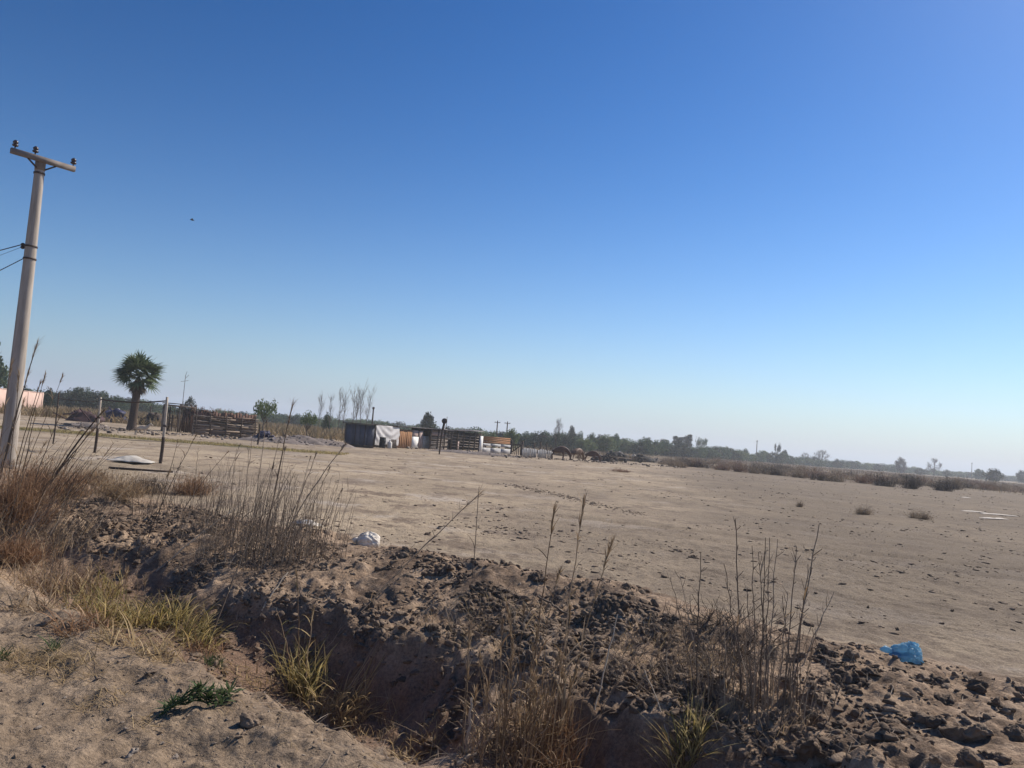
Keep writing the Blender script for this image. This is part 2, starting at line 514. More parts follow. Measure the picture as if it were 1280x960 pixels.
M['blue_grey'] = mat('blue_grey_sheet', (.10, .112, .155), (.078, .086, .12), 1.2, .7, .2, 4)
M['tarp_white'] = mat('dusty_white_tarp', (.62, .60, .59), (.50, .48, .47), 1.6, .6, .3, 4)
M['tin'] = mat('whitewashed_tin', (.50, .49, .49), (.30, .29, .29), 2.0, .55, .3, 8, (1, 1, 4))
M['tin_bright'] = mat('bright_white_sheet', (.80, .79, .77), (.68, .66, .64), 2, .55)
M['pinkish'] = mat('faded_pink_board', (.42, .32, .29), (.33, .25, .23), 2, .85)
M['roof'] = mat('dark_roof_sheet', (.06, .055, .06), (.11, .09, .085), 2, .8)
M['black'] = mat('black_plastic', (.018, .018, .02), (.03, .03, .032), 4, .6)
M['log_grey'] = mat('old_grey_logs', (.25, .20, .16), (.12, .092, .074), 3, .9, .5, 16, (2, 2, 2))
M['rubber'] = mat('dusty_rubber', (.035, .032, .032), (.07, .06, .055), 6, .85)
M['dark_red'] = mat('dark_red_cloth', (.085, .04, .042), (.05, .03, .032), 5, .8)
M['navy'] = mat('navy_blue_plastic', (.03, .033, .09), (.022, .024, .05), 4, .6)
M['white'] = mat('soiled_white_plastic', (.80, .77, .72), (.62, .58, .52), 5, .55, .3, 10)
M['white_sack'] = mat('white_woven_sack', (.84, .78, .69), (.70, .62, .53), 9, .95, .5, 22, spec=.1)
M['sheet_grey'] = mat('dusty_pale_sheet', (.58, .55, .50), (.44, .40, .35), 4, .8, .2, 10)
M['rubble'] = mat('grey_rubble', (.26, .22, .20), (.16, .13, .115), 2, .95, .6, 12)
M['trunk'] = mat('grey_bark', (.10, .085, .075), (.16, .13, .11), 6, .95, .5, 20)
M['palm_trunk'] = mat('palm_bark', (.11, .078, .06), (.06, .044, .036), 5, .95, .8, 16, (1, 1, 5))
M['horse_brown'] = mat('bay_coat', (.11, .052, .035), (.075, .036, .026), 3, .6)
M['horse_tan'] = mat('chestnut_coat', (.20, .115, .07), (.14, .08, .05), 3, .6)
M['hair_dark'] = mat('dark_horse_hair', (.02, .015, .014), (.03, .022, .02), 6, .7)
M['cream_coat'] = mat('cream_coat', (.55, .47, .38), (.36, .27, .20), 3.0, .8)
M['weed_stem'] = mat('weed_stem', (.10, .11, .05), (.16, .12, .07), 5, .8)

LF = {}
LF['straw'] = leaf_mat('straw_blades', [(.20, .14, .075), (.42, .30, .155), (.55, .42, .24), (.30, .205, .11)], .35)
LF['yellow'] = leaf_mat('yellow_green_blades', [(.085, .075, .028), (.34, .26, .085), (.64, .53, .27), (.11, .115, .038), (.58, .44, .22), (.22, .15, .065)], .5)
LF['russet'] = leaf_mat('russet_twigs', [(.22, .125, .066), (.38, .22, .12), (.13, .07, .042), (.52, .34, .20)], .25)
LF['brown'] = leaf_mat('brown_reed_blades', [(.27, .18, .105), (.44, .32, .19), (.16, .105, .068), (.62, .48, .32)], .3)
LF['greybrown'] = leaf_mat('grey_brown_stems', [(.20, .15, .11), (.35, .275, .205), (.12, .088, .066), (.52, .42, .32)], .15)
LF['dark'] = leaf_mat('dark_dead_stems', [(.07, .05, .04), (.13, .095, .07), (.045, .033, .028), (.24, .18, .13)], .1)
LF['pale'] = leaf_mat('pale_straw', [(.52, .43, .32), (.62, .53, .42), (.40, .31, .22)], .25)
LF['weed'] = leaf_mat('green_weed_leaves', [(.05, .085, .03), (.08, .12, .045), (.11, .14, .065), (.04, .06, .025)], .3)
LF['tree'] = leaf_mat('tree_leaves', [(.045, .078, .038), (.07, .112, .055), (.095, .145, .07), (.036, .058, .032)], .35)
LF['tree_dark'] = leaf_mat('dark_tree_leaves', [(.022, .034, .022), (.04, .055, .032), (.055, .07, .04)], .2)
LF['tree_olive'] = leaf_mat('olive_tree_leaves', [(.09, .13, .055), (.13, .175, .08), (.18, .215, .11)], .4)
LF['bare'] = leaf_mat('bare_twigs', [(.12, .10, .09), (.18, .15, .13), (.09, .075, .068)], .05)
LF['palm'] = leaf_mat('palm_fans', [(.05, .08, .038), (.09, .13, .062), (.16, .20, .10)], .22)
LF['palm_dead'] = leaf_mat('dead_palm_fans', [(.08, .062, .045), (.13, .10, .07), (.055, .044, .034)], .1)
LF['scrub'] = leaf_mat('scrub_twigs', [(.25, .185, .125), (.36, .275, .185), (.15, .108, .078), (.46, .36, .245)], .1)
LF['scrub_dark'] = leaf_mat('dark_scrub_twigs', [(.055, .042, .034), (.09, .068, .054), (.14, .10, .075)], .1)
LF['scrub_red'] = leaf_mat('rusty_scrub_twigs', [(.24, .14, .09), (.33, .20, .13), (.17, .105, .075), (.40, .26, .175)], .1)
LF['logs'] = leaf_mat('weathered_log_mix', [(.10, .072, .056), (.26, .20, .155), (.17, .115, .085), (.36, .29, .23), (.13, .095, .075)], 0)
LF['dry_pasture'] = leaf_mat('dry_pasture_blades', [(.24, .18, .105), (.33, .25, .15), (.19, .15, .075), (.28, .19, .11)], .3)

# ------------------------------------------------------------------ ground sheet
def build_ground():
    front = np.linspace(R(-62), R(62), 1080)
    back = np.linspace(R(62), R(298), 90)[1:-1]
    az = np.concatenate([front, back])
    r = np.concatenate([np.geomspace(0.5, 2.2, 50)[:-1], np.geomspace(2.2, 15, 520)[:-1], np.geomspace(15, 120, 190)[:-1], np.geomspace(120, 1600, 60)])
    A, Rr = np.meshgrid(az, r)
    x = np.sin(A) * Rr; y = np.cos(A) * Rr
    z = H(x, y)
    V = np.stack([x, y, z], -1).reshape(-1, 3)
    nr, na = len(r), len(az)
    i = np.arange(nr - 1)[:, None] * na; j = np.arange(na)[None, :]; k = (j + 1) % na
    F = np.stack([i + j, i + k, i + na + k, i + na + j], -1).reshape(-1, 4)
    c = len(V)
    V = np.concatenate([V, [[0, 0, h1(0, 0)]]])
    T = np.stack([np.full(na, c), np.arange(na), (np.arange(na) + 1) % na], -1)
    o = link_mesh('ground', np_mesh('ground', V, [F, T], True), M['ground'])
    tag(o, 'dry beige earth field with a roadside ditch and spoil bank', 'ground', kind='structure')
build_ground()

# ------------------------------------------------------------------ utility pole and its wires
UP_ = G(7, 590)
UPX, UPY = UP_[0], UP_[1]
zt = height_at((UPX, UPY, 0), 196)
pole_t = thing('utility_pole', 'tall pale concrete utility pole with a tilted crossarm beside the left reeds', 'utility pole', (UPX, UPY, h1(UPX, UPY) - .05))
pz = h1(UPX, UPY) - .05
H_P = zt - pz
_top = D(51, 200, UPY) - np.array([UPX, UPY, pz])
lean = np.array([_top[0], _top[1], _top[2]])
def on_pole(k):
    return lean * k
mb = MB(); ks = np.linspace(0, 1, 24)
mb.tube([on_pole(k) for k in ks], [.175 - .075 * k for k in ks], 20)
mb.build('shaft', M['concrete'], pole_t, True)
def ring(k, t, r):
    b = MB(); p = on_pole(k)
    b.tube([p - np.array([0, 0, t / 2]), p + np.array([0, 0, t / 2])], r, 20)
    return b
ring(.955, .045, .118).build('pole_band', M['iron'], pole_t, True)
b = ring(.715, .04, .135); b.build('pole_band', M['iron'], pole_t, True)
b = ring(.675, .04, .138); b.build('pole_band', M['iron'], pole_t, True)
za = pz + H_P * 0.985
A0 = G(13, 188, za + .01); A1 = G(93, 212, za + .01)
adir = (A1 - A0); alen = np.linalg.norm(adir); adir /= alen
loc0 = np.array([UPX, UPY, pz])
off = np.array([adir[1], -adir[0], 0]) * 0.13
b = MB(); beam(b, A0 - loc0 + off * .2, A1 - loc0 + off * .2, .10, .12)
b.build('crossarm', M['concrete_dark'], pole_t)
b = MB(); b.lathe([(.11, 0), (.11, .24), (.085, .28)], on_pole(.965), 16)
b.build('pole_cap', M['concrete_dark'], pole_t, True)
for s in (.055, .36, .965):
    p = A0 - loc0 + adir * alen * s + np.array([0, 0, .06]) + off * .2
    b = MB()
    b.lathe([(.014, 0), (.014, .07)], p, 8)
    pb_ = b
    b = MB()
    b.lathe([(.028, .05), (.062, .065), (.066, .095), (.040, .105), (.040, .118), (.056, .13), (.058, .16), (.036, .185), (.020, .20)], p, 16)
    ins = b.build('insulator', M['porcelain'], pole_t, True)
    pb_.build('insulator_pin', M['iron'], ins, True)
for s, kz in ((.26, .945), (.70, .93)):
    p = A0 - loc0 + adir * alen * s + off * .2
    q = p + np.array([0, 0, -.22]) + (adir * (.20 if s < .5 else -.22))
    b = MB(); beam(b, p + np.array([0, 0, -.06]), q, .022, .035)
    b.build('brace', M['iron'], pole_t)
# clamp holding the service wires
cl = on_pole(.715) + np.array([-.19, .0, 0])
b = MB(); b.box(cl + np.array([.06, 0, 0]), (.16, .05, .05)); b.lathe([(.02, -.07), (.045, -.05), (.045, -.01), (.03, 0), (.045, .01), (.045, .05), (.02, .07)], cl, 12)
b.build('wire_clamp', M['iron'], pole_t, True)
def wire(name, label, p0, p1, sag, r=.011):
    t = np.linspace(0, 1, 40)
    P = p0[None] * (1 - t[:, None]) + p1[None] * t[:, None]
    P[:, 2] -= sag * 4 * t * (1 - t)
    b = MB(); b.tube(P - p0, r, 6)
    tag(b.build(name, M['wire'], None, True, p0), label, 'wire')
wdir = np.array([-.809, .588, 0])
c0 = cl + loc0
wire('service_wire', 'upper black wire running left from the utility pole clamp', c0 + np.array([-.03, 0, .03]), c0 + wdir * 34 + np.array([0, 0, .1]), .35)
wire('service_wire', 'lower black wire dropping steeply left from the utility pole band', loc0 + on_pole(.675) + np.array([-.14, 0, 0]), c0 + wdir * 22 + np.array([0, 0, -3.0]), .25, .010)
wire('service_wire', 'thin faint wire between the two black wires left of the pole', c0 + np.array([-.03, 0, -.03]), c0 + wdir * 28 + np.array([0, 0, -1.5]), .3, .004)

# ------------------------------------------------------------------ salmon wall at the left edge
def wall_between(name, label, cat, a, b_, h, th, m, group=None):
    a = np.array(a); b_ = np.array(b_)
    d = b_ - a; L = np.hypot(d[0], d[1]); ang = math.atan2(d[1], d[0])
    t = thing(name, label, cat, (a[0], a[1], 0), ang, group)
    return t, L
wa = np.array([-46.0, 42.0]); wb_ = G(50, 517)[:2]
t, L = wall_between('plaster_wall', 'long salmon pink plastered wall behind the utility pole', 'wall', (*wa, 0), (*wb_, 0), 2.5, .2, M['pink'])
b = MB(); b.box((L / 2, 0, 1.2), (L, .2, 2.5)); b.build('wall_panel', M['pink'], t)
b = MB()
for k in range(int(L // 4) + 1): b.box((L - k * 4 - .16, -.02, 1.235), (.3, .28, 2.57))
b.build('pilasters', M['pink'], t)
b = MB(); b.box((L / 2, 0, 2.485), (L, .27, .07)); b.build('coping', M['pink'], t)

# ------------------------------------------------------------------ trees
def rand_unit(n):
    v = rng.normal(0, 1, (n, 3)); return v / np.linalg.norm(v, axis=1)[:, None]

def leaf_quads(P, size, flat=.0):
    n = len(P)
    a = rand_unit(n); b = np.cross(a, rand_unit(n)); b /= np.linalg.norm(b, axis=1)[:, None] + 1e-9
    s = (size * rng.uniform(.6, 1.4, n))[:, None]
    a = a * s; b = b * s * .55
    V = np.stack([P - a, P - b * .9, P + a, P + b], 1).reshape(-1, 3)
    F = np.arange(n * 4).reshape(-1, 4)
    return V, F

def crown_points(n, clumps, spread):
    idx = rng.integers(0, len(clumps), n)
    c = clumps[idx]
    d = rand_unit(n) * (rng.random(n) ** .45)[:, None]
    return c[:, :3] + d * c[:, 3:4] * spread

def tree_meshes(name, h, w, kind):
    """unit builder: returns (trunk mesh, crown mesh) for a tree of height h and crown width w"""
    b = MB()
    bole = {'round': .22, 'column': .12, 'umbrella': .5, 'shrubby': .06, 'bare': .2, 'bushy': .12}[kind]
    tr = .035 * h
    wob = np.cumsum(rng.normal(0, .02 * h, (7, 2)), 0) * .5; wob[0] = 0
    zz = np.linspace(0, h * .82, 7)
    tp = np.column_stack([wob, zz])
    b.tube(tp, np.linspace(tr, tr * .25, 7), 7)
    clumps = []
    nl = {'round': 16, 'column': 16, 'umbrella': 14, 'shrubby': 15, 'bare': 18, 'bushy': 18}[kind]
    for k in range(nl):
        s = bole + (1 - bole) * (k + rng.random()) / nl
        p0 = np.array([np.interp(s * h * .8, zz, tp[:, 0]), np.interp(s * h * .8, zz, tp[:, 1]), s * h * .8])
        ph = k * 2.4 + rng.normal(0, .4)
        if kind == 'umbrella': rad = w * .5 * rng.uniform(.5, 1); zc = h * (.74 + .2 * rng.random()); p0[2] = h * rng.uniform(.35, .6)
        elif kind == 'column': rad = w * .28 * rng.uniform(.5, 1); zc = s * h * .92
        else:
            prof = math.sin(PI * min(1, max(0.12, (s - bole * .5) / (1 - bole * .5)))) ** .6
            rad = w * .40 * prof * rng.uniform(.55, 1.1); zc = s * h * .86 + .05 * h * rng.random()
        e = np.array([math.cos(ph) * rad, math.sin(ph) * rad, zc])
        mid = (p0 + e) / 2 + np.array([0, 0, -.03 * h])
        b.tube([p0, mid, e], [tr * .42, tr * .25, tr * .08], 5)
        cr = w * rng.uniform(.15, .27) if kind != 'column' else w * rng.uniform(.2, .34)
        clumps.append([*e, cr])
    clumps = np.array(clumps)
    tm = np_mesh(name + '_trunk', np.concatenate(b.v), [np.concatenate(x) for x in b.f.values()], True)
    if kind == 'bare':
        n = 420
        base = crown_points(n, clumps, .5)
        P = curves(base, rng.random(n) * 2 * PI, np.full(n, .18 * h), rng.uniform(0, .9, n), rng.normal(0, .4, n), 3)
        V, F = ribbons(P, np.full(n, .011 * h), rng.random(n) * PI)
        P2 = crown_points(260, clumps, .9); v2, f2 = leaf_quads(P2, .02 * h)
        V, F = np.concatenate([V, v2]), np.concatenate([F, f2 + len(V)])
    else:
        n = {'round': 1900, 'column': 1500, 'umbrella': 800, 'shrubby': 1800, 'bushy': 2000}[kind]
        P = crown_points(n, clumps, 1.0)
        P[:, 2] = np.maximum(P[:, 2], .02 * h)
        V, F = leaf_quads(P, .042 * h)
    return tm, np_mesh(name + '_crown', V, F)

PROTO = {}
for kind, nv in (('round', 3), ('column', 2), ('umbrella', 2), ('shrubby', 4), ('bare', 3), ('bushy', 3)):
    for k in range(nv):
        PROTO[kind, k] = tree_meshes(f'{kind}_{k}', 1.0, {'round': .8, 'column': .35, 'umbrella': 1.0, 'shrubby': 1.15, 'bare': .8, 'bushy': .95}[kind], kind)
_tc = [0]
def tree(px, Y, ytop, wpx, kind, leafm, label, name='tree', group=None, cat='tree'):
    g = G(px, 700); k = Y / g[1]
    X = g[0] * k
    d = ray(px, 560); X = d[0] / d[1] * Y
    h = height_at((X, Y, 0), ytop)
    # column under the pixel at treetop height
    for _ in range(3):
        dd = project((X, Y, h * .8))[0] - px
        X -= dd * Y / FPX
    w = wpx * Y / FPX
    nv = max(q for (kk, q) in PROTO if kk == kind) + 1
    tm, cm = PROTO[kind, _tc[0] % nv]; _tc[0] += 1
    pw = {'round': .8, 'column': .35, 'umbrella': 1.0, 'shrubby': 1.15, 'bare': .8, 'bushy': .95}[kind]
    t = thing(name, label, cat, (X, Y, -.05), rng.random() * 6.28, group)
    s = (w / pw / 1.05, w / pw / 1.05, h / 1.0)
    for nm, me, mm in (('trunk', tm, M['trunk']), ('crown', cm, LF[leafm])):
        o = bpy.data.objects.new(nm, me); C.objects.link(o); o.parent = t
        if not me.materials: me.materials.append(mm)
        o.material_slots[0].link = 'OBJECT'; o.material_slots[0].material = mm
    t.scale = s
    return t

# hedgerow of low trees along the horizon
hx = [20, 60, 110, 160, 230, 320, 440, 520, 640, 700, 760, 860, 980, 1060, 1150, 1290]
hY = [150, 160, 160, 175, 200, 210, 220, 220, 165, 165, 185, 250, 360, 450, 500, 560]
hT = [11, 12, 15, 10, 4, 6, 8, 8, 8, 11, 12, 12, 8, 6, 5, 5]
px = 22.0; i = 0
while px < 1290:
    Y = np.interp(px, hx, hY) * rng.uniform(.94, 1.08)
    hor = 495.0 + .0822 * px
    top = hor - np.interp(px, hx, hT) * rng.uniform(.50, 1.22)
    dark = 640 < px < 1000
    tree(px, Y, top, rng.uniform(17, 27) * (1.15 if px < 900 else .9), 'shrubby' if rng.random() < .7 else 'bushy', str(rng.choice(['tree', 'tree', 'tree_dark', 'tree_olive'])),
         'low green tree in the long hedgerow along the horizon', 'hedgerow_tree', 'low trees of the hedgerow along the horizon')
    px += rng.uniform(4.8, 8.2); i += 1

FT = [
 (535, 140, 515, 20, 'round', 'tree_dark', 'dense dark round tree standing behind the ramshackle sheds'),
 (699, 260, 524, 15, 'bare', 'bare', 'tall pale grey tree, taller of the pair above the hedgerow behind the horses'),
 (715, 255, 532, 11, 'bushy', 'tree_dark', 'small dark tree right beside the tall pale grey tree'),
 (725, 250, 540, 12, 'shrubby', 'tree', 'low rounded tree at the foot of the small dark tree'),
 (740, 190, 542, 18, 'bushy', 'tree', 'bushy green tree above the hedgerow between the horses and the junk'),
 (770, 195, 542, 14, 'bushy', 'tree', 'peaked green tree above the hedgerow over the junk heap'),
 (848, 300, 544, 16, 'column', 'tree_dark', 'tall narrow dark tree, left one of the close pair in the hedgerow'),
 (860, 300, 542, 13, 'column', 'tree_dark', 'tall narrow dark tree with a pointed tip, right one of the close pair'),
 (877, 330, 549, 15, 'umbrella', 'tree', 'round headed tree with a bare stem right of the dark narrow pair'),
 (896, 330, 558, 17, 'bushy', 'tree', 'wide low tree right of the round headed tree'),
 (811, 280, 547, 14, 'bare', 'bare', 'thin grey tree above the hedge left of the dark narrow pair'),
 (828, 280, 548, 16, 'bare', 'bare', 'broad grey leafless tree close to the dark narrow pair'),
 (932, 380, 561, 10, 'bushy', 'tree', 'small square headed tree left of the far slim pole'),
 (956, 400, 564, 14, 'bushy', 'tree', 'low pale tree right of the far slim pole'),
 (972, 380, 556, 8, 'umbrella', 'tree_dark', 'slender tree with a ragged top on a thin stem'),
 (981, 380, 562, 10, 'round', 'tree_dark', 'dark tree leaning against the slender ragged tree'),
 (1006, 420, 566, 16, 'bare', 'bare', 'low grey leafless tree left of the spreading leafless one'),
 (1028, 420, 562, 24, 'bare', 'bare', 'wide spreading leafless tree on the horizon'),
 (1047, 400, 574, 13, 'bushy', 'tree_dark', 'squat dark tree just right of the spreading leafless tree'),
 (1126, 430, 572, 15, 'bushy', 'bare', 'grey tree with a square crown on the right horizon'),
 (1151, 420, 585, 16, 'shrubby', 'tree_dark', 'low dark tree between the two tall grey trees on the right'),
 (1168, 430, 573, 20, 'bare', 'bare', 'grey leafless tree with a wide crown on the right horizon'),
 (1184, 430, 587, 12, 'shrubby', 'tree_dark', 'low dark tree right of the wide crowned grey tree'),
 (1224, 430, 586, 16, 'bushy', 'tree', 'pale low tree beside the dense dark one near the right edge'),
 (1242, 300, 586, 23, 'bushy', 'tree_dark', 'dense dark dome shaped tree near the right edge'),
 (1277, 400, 588, 14, 'bushy', 'tree_dark', 'small dark tree cut by the right edge'),
 (238, 120, 497, 18, 'shrubby', 'tree_dark', 'dark bushy tree behind the stick shed'),
 (-16, 96, 425, 46, 'bushy', 'tree', 'leafy green tree over the salmon wall at the left edge'),
 (2, 98, 455, 26, 'bushy', 'tree_olive', 'lower bright green tree behind the salmon wall and the pole'),
 (28, 100, 484, 22, 'shrubby', 'tree_dark', 'dark shrub showing over the salmon wall right of the pole'),
 (62, 95, 486, 16, 'shrubby', 'tree_dark', 'dark bush at the end of the salmon wall'),
 (95, 130, 487, 36, 'shrubby', 'tree_dark', 'wide dark wooded hump behind the left fence, left half'),
 (122, 132, 489, 36, 'shrubby', 'tree_dark', 'wide dark wooded hump behind the left fence, right half'),
 (150, 140, 496, 26, 'shrubby', 'tree', 'low green tree just left of the palm, far behind'),
 (409, 110, 517, 14, 'bushy', 'tree', 'dark green bush behind the dry grass left of the blue grey shack'),
]
for q in FT: tree(*q)
# light green feathery trees by the corral
tree(331, 57, 500, 26, 'umbrella', 'tree_olive', 'light green feathery tree beside the log corral', 'feathery_tree')
tree(385, 64, 517, 20, 'umbrella', 'tree_olive', 'small light green tree over the rubble strip', 'feathery_tree')
tree(640, 110, 536, 22, 'bushy', 'tree_olive', 'loose green tree behind the whitewashed tin wall', 'feathery_tree')
tree(617, 115, 541, 14, 'bushy', 'tree_olive', 'small pale green bush behind the orange planks of the tin wall', 'feathery_tree')
# leafless poplar saplings
def sapling(px, Y, ytop, label, nb=16):
    d = ray(px, 540); X = d[0] / d[1] * Y
    h = height_at((X, Y, 0), ytop)
    for _ in range(3): X -= (project((X, Y, h * .6))[0] - px) * Y / FPX
    t = thing('bare_sapling', label, 'tree', (X, Y, 0), 0, 'leafless saplings behind the blue grey shack')
    b = MB(); zz = np.linspace(0, h, 9); w = np.cumsum(rng.normal(0, .05, (9, 2)), 0)
    w[0] = 0
    b.tube(np.column_stack([w, zz]), np.linspace(.05, .014, 9), 6); b.build('trunk', M['trunk'], t, True)
    n = nb
    s = rng.uniform(.3, .95, n)
    base = np.column_stack([np.interp(s * h, zz, w[:, 0]), np.interp(s * h, zz, w[:, 1]), s * h])
    P = curves(base, rng.random(n) * 6.28, h * rng.uniform(.1, .28, n), np.full(n, .5), rng.uniform(-.45, -.1, n), 5)
    V, F = tubes(P, np.full(n, .014), np.full(n, .007), 4)
    e = P[rng.integers(0, n, n * 4), rng.integers(2, 6, n * 4)]
    P2 = curves(e, rng.random(n * 4) * 6.28, h * rng.uniform(.05, .14, n * 4), np.full(n * 4, .5), rng.uniform(-.45, .1, n * 4), 3)
    v2, f2 = tubes(P2, np.full(n * 4, .008), np.full(n * 4, .005), 3); V, F = np.concatenate([V, v2]), np.concatenate([F, f2 + len(V)])
    link_mesh('branches', np_mesh('branches', V, F), LF['bare'], t)
for (px, Y, yt, lb) in [
    (400, 96, 499, 'slim leafless sapling, first left of the sapling row'), (413, 98, 500, 'slim leafless sapling, second from the left in the row'),
    (424, 92, 497, 'leaning leafless sapling left of the blue grey shack'), (430, 90, 494, 'tall leafless sapling above the left corner of the blue grey shack'),
    (441, 95, 492, 'tall leafless sapling behind the middle of the blue grey shack'), (446, 92, 490, 'tallest leafless sapling behind the blue grey shack'),
    (452, 95, 490, 'leafless sapling close right of the tallest one'), (459, 97, 497, 'leafless sapling above the right end of the blue grey shack')]:
    sapling(px, Y, yt - 3, lb, 26)

# ------------------------------------------------------------------ fan palm
pb = G(164, 537.5)
t = thing('palm_tree', 'fan palm with a round green crown and stout brown trunk on the open ground', 'palm tree', (pb[0], pb[1], -.03))
ph_ = height_at(pb, 468)
b = MB()
zs = np.array([0, .06, .2, .45, .7, .85, 1.0]) * (ph_ * .9)
b.tube(np.column_stack([zs * .03, zs * 0, zs]), [.40, .34, .29, .27, .27, .29, .25], 16); b.build('trunk', M['palm_trunk'], t, True)
cc = np.array([zs[-1] * .03, 0, ph_ * .99])
def fans(n, elr, petr, fanr, mname, name, droop, rock, m=15, tips=.055):
    """stiff costapalmate fans: a stalk, then a half disc of folded segments that part towards their tips"""
    Vs, Fs, off = [], [], 0
    for i in range(n):
        az = i * 2.39996 + rng.normal(0, .15)
        el = math.asin(math.sin(elr[0]) + (math.sin(elr[1]) - math.sin(elr[0])) * ((i + .5) / n) ** .8)
        d = np.array([math.cos(az) * math.cos(el), math.sin(az) * math.cos(el), math.sin(el)])
        s = np.cross(d, [0, 0, 1.0]); s /= np.linalg.norm(s) + 1e-6; up = np.cross(s, d)
        ro = rng.uniform(-rock, rock); s, up = s * math.cos(ro) + up * math.sin(ro), up * math.cos(ro) - s * math.sin(ro)
        p = rng.uniform(*petr); fr = rng.uniform(*fanr)
        P = np.array([cc, cc + d * p * .5 + [0, 0, .03], cc + d * p])
        v, f = tubes(P[None], np.array([.024]), np.array([.014]), 4); Vs.append(v); Fs.append(f + off); off += len(v)
        a = np.linspace(-1.75, 1.75, m) + rng.normal(0, .04, m)
        K = 5; tt = np.linspace(0, 1, K)
        dirs = np.cos(a)[:, None] * d + np.sin(a)[:, None] * s
        L = fr * (.72 + .28 * np.cos(a * .8)) * rng.uniform(.9, 1.08, m)
        Q = (cc + d * p)[None, None] + dirs[:, None, :] * (L[:, None] * tt[None])[..., None]
        Q = Q + np.array([0, 0, -1.0]) * (droop * fr * tt ** 2.2)[None, :, None] + up[None, None] * (.16 * fr * (np.abs(a)[:, None] / 1.75) * tt[None])[..., None]
        W = fr * np.array([.03, .16, .12, tips, .006])
        nrm = (-np.sin(a)[:, None] * d + np.cos(a)[:, None] * s)
        V = np.stack([Q - nrm[:, None] * W[None, :, None] * .5, Q + nrm[:, None] * W[None, :, None] * .5], 2).reshape(-1, 3)
        k = np.arange(K - 1); f1 = np.stack([2 * k, 2 * k + 1, 2 * k + 3, 2 * k + 2], -1)
        F = (f1[None] + (np.arange(m) * K * 2)[:, None, None]).reshape(-1, 4)
        Vs.append(V); Fs.append(F + off); off += len(V)
    return link_mesh(name, np_mesh(name, np.concatenate(Vs), np.concatenate(Fs)), LF[mname], t)
fans(58, (-.66, 1.45), (.72, 1.2), (.88, 1.10), 'palm', 'green_fans', .17, .7, 12)
fans(30, (-1.5, -1.1), (.45, 1.15), (.42, .52), 'palm_dead', 'dead_frond_skirt', .3, .6)

# ------------------------------------------------------------------ dry pasture, a strip of tall dead grass behind the yards (stuff)
def grass_stuff(name, label, N, xr, yr, Lr, w, mname, keep=None, group=None, base_z=True):
    x = rng.uniform(*xr, N); y = rng.uniform(*yr, N)
    if keep is not None:
        k = keep(x, y); x, y = x[k], y[k]
    n = len(x)
    z = H(x, y) if base_z else np.zeros(n)
    P = curves(np.column_stack([x, y, z]), rng.random(n) * 6.28, rng.uniform(*Lr, n), rng.uniform(0, .8, n), rng.uniform(0, 1.0, n), 3)
    V, F = ribbons(P, np.full(n, w) * rng.uniform(.6, 1.4, n), rng.random(n) * PI)
    o = link_mesh(name, np_mesh(name, V, F), LF[mname])
    return tag(o, label, 'grass', group, 'stuff')
grass_stuff('dry_pasture', 'tall dead yellow brown grass covering the pasture behind the yards', 34000, (-75, -16), (74, 150), (.5, 1.35), .16, 'dry_pasture',
            lambda x, y: (vnoise(x * .12, y * .12, 5) + .25 > rng.random(len(x))) & (x > -.62 * y - 4))
grass_stuff('scrubland', 'grey brown dead scrub grass spreading to the hedgerow on the right', 110000, (8, 190), (82, 330), (.15, .8), .05, 'scrub',
            lambda x, y: (vnoise(x * .07, y * .05, 6) + .1 > rng.random(len(x))) & (x < .80 * y + 6) & (y > 101 - .26 * x + 6 * fbm(x * .1, y * .1, 12, 3)))
def strip_keep(x, y):
    return (np.abs(y - (44.5 + .10 * x)) < 1.4 * vnoise(x * .5, y * .5, 8) + .5) & (x > -.66 * y)
grass_stuff('grass_strip', 'low green grass along the shallow strip in front of the palm', 26000, (-32, -9), (40, 47), (.05, .16), .03, 'yellow', strip_keep)

# ------------------------------------------------------------------ scrub shrubs
def twig_shrub(name, n, h, w, wd=.05, lean=1.2):
    cl = rng.normal(0, w * .26, (7, 2)); ch = rng.uniform(.5, 1.1, 7); ci = rng.integers(0, 7, n)
    base = np.column_stack([cl[ci, 0] + rng.normal(0, w * .08, n), cl[ci, 1] + rng.normal(0, w * .08, n), np.zeros(n)])
    P = curves(base, rng.random(n) * 6.28, h * ch[ci] * rng.uniform(.5, 1.15, n), rng.uniform(0, lean, n), rng.normal(0, .35, n), 4, 1, .25)
    P[:, :, 2] = np.maximum(P[:, :, 2], 0) 
    V, F = ribbons(P, np.full(n, wd), rng.random(n) * PI)
    ends = P[rng.integers(0, n, n * 2), rng.integers(2, 5, n * 2)] + rng.normal(0, .05 * h, (n * 2, 3))
    ends[:, 2] = np.maximum(ends[:, 2], .02)
    v2, f2 = leaf_quads(ends, wd * 1.9)
    return np_mesh(name, np.concatenate([V, v2]), np.concatenate([F, f2 + len(V)]))
SHM = [twig_shrub(f'scrub_{k}', 420, 1.0, 1.0, .016, 1.15 + .1 * k) for k in range(5)]
def shrub(px, ybase, ytop, wpx, mname, label, group=None, name='shrub', P=None, cat='shrub'):
    P = G(px, ybase) if P is None else P
    h = max(.15, height_at(P, ytop))
    me = SHM[int(rng.integers(0, 5))]
    o = link_mesh(name, me, LF[mname], None, (P[0], P[1], h1(P[0], P[1]) - .01))
    o.material_slots[0].link = 'OBJECT'; o.material_slots[0].material = LF[mname]
    w = wpx * P[1] / FPX / 1.45
    o.scale = (w, w, h); o.rotation_euler = (0, 0, rng.random() * 6.28)
    return tag(o, label, cat, group)
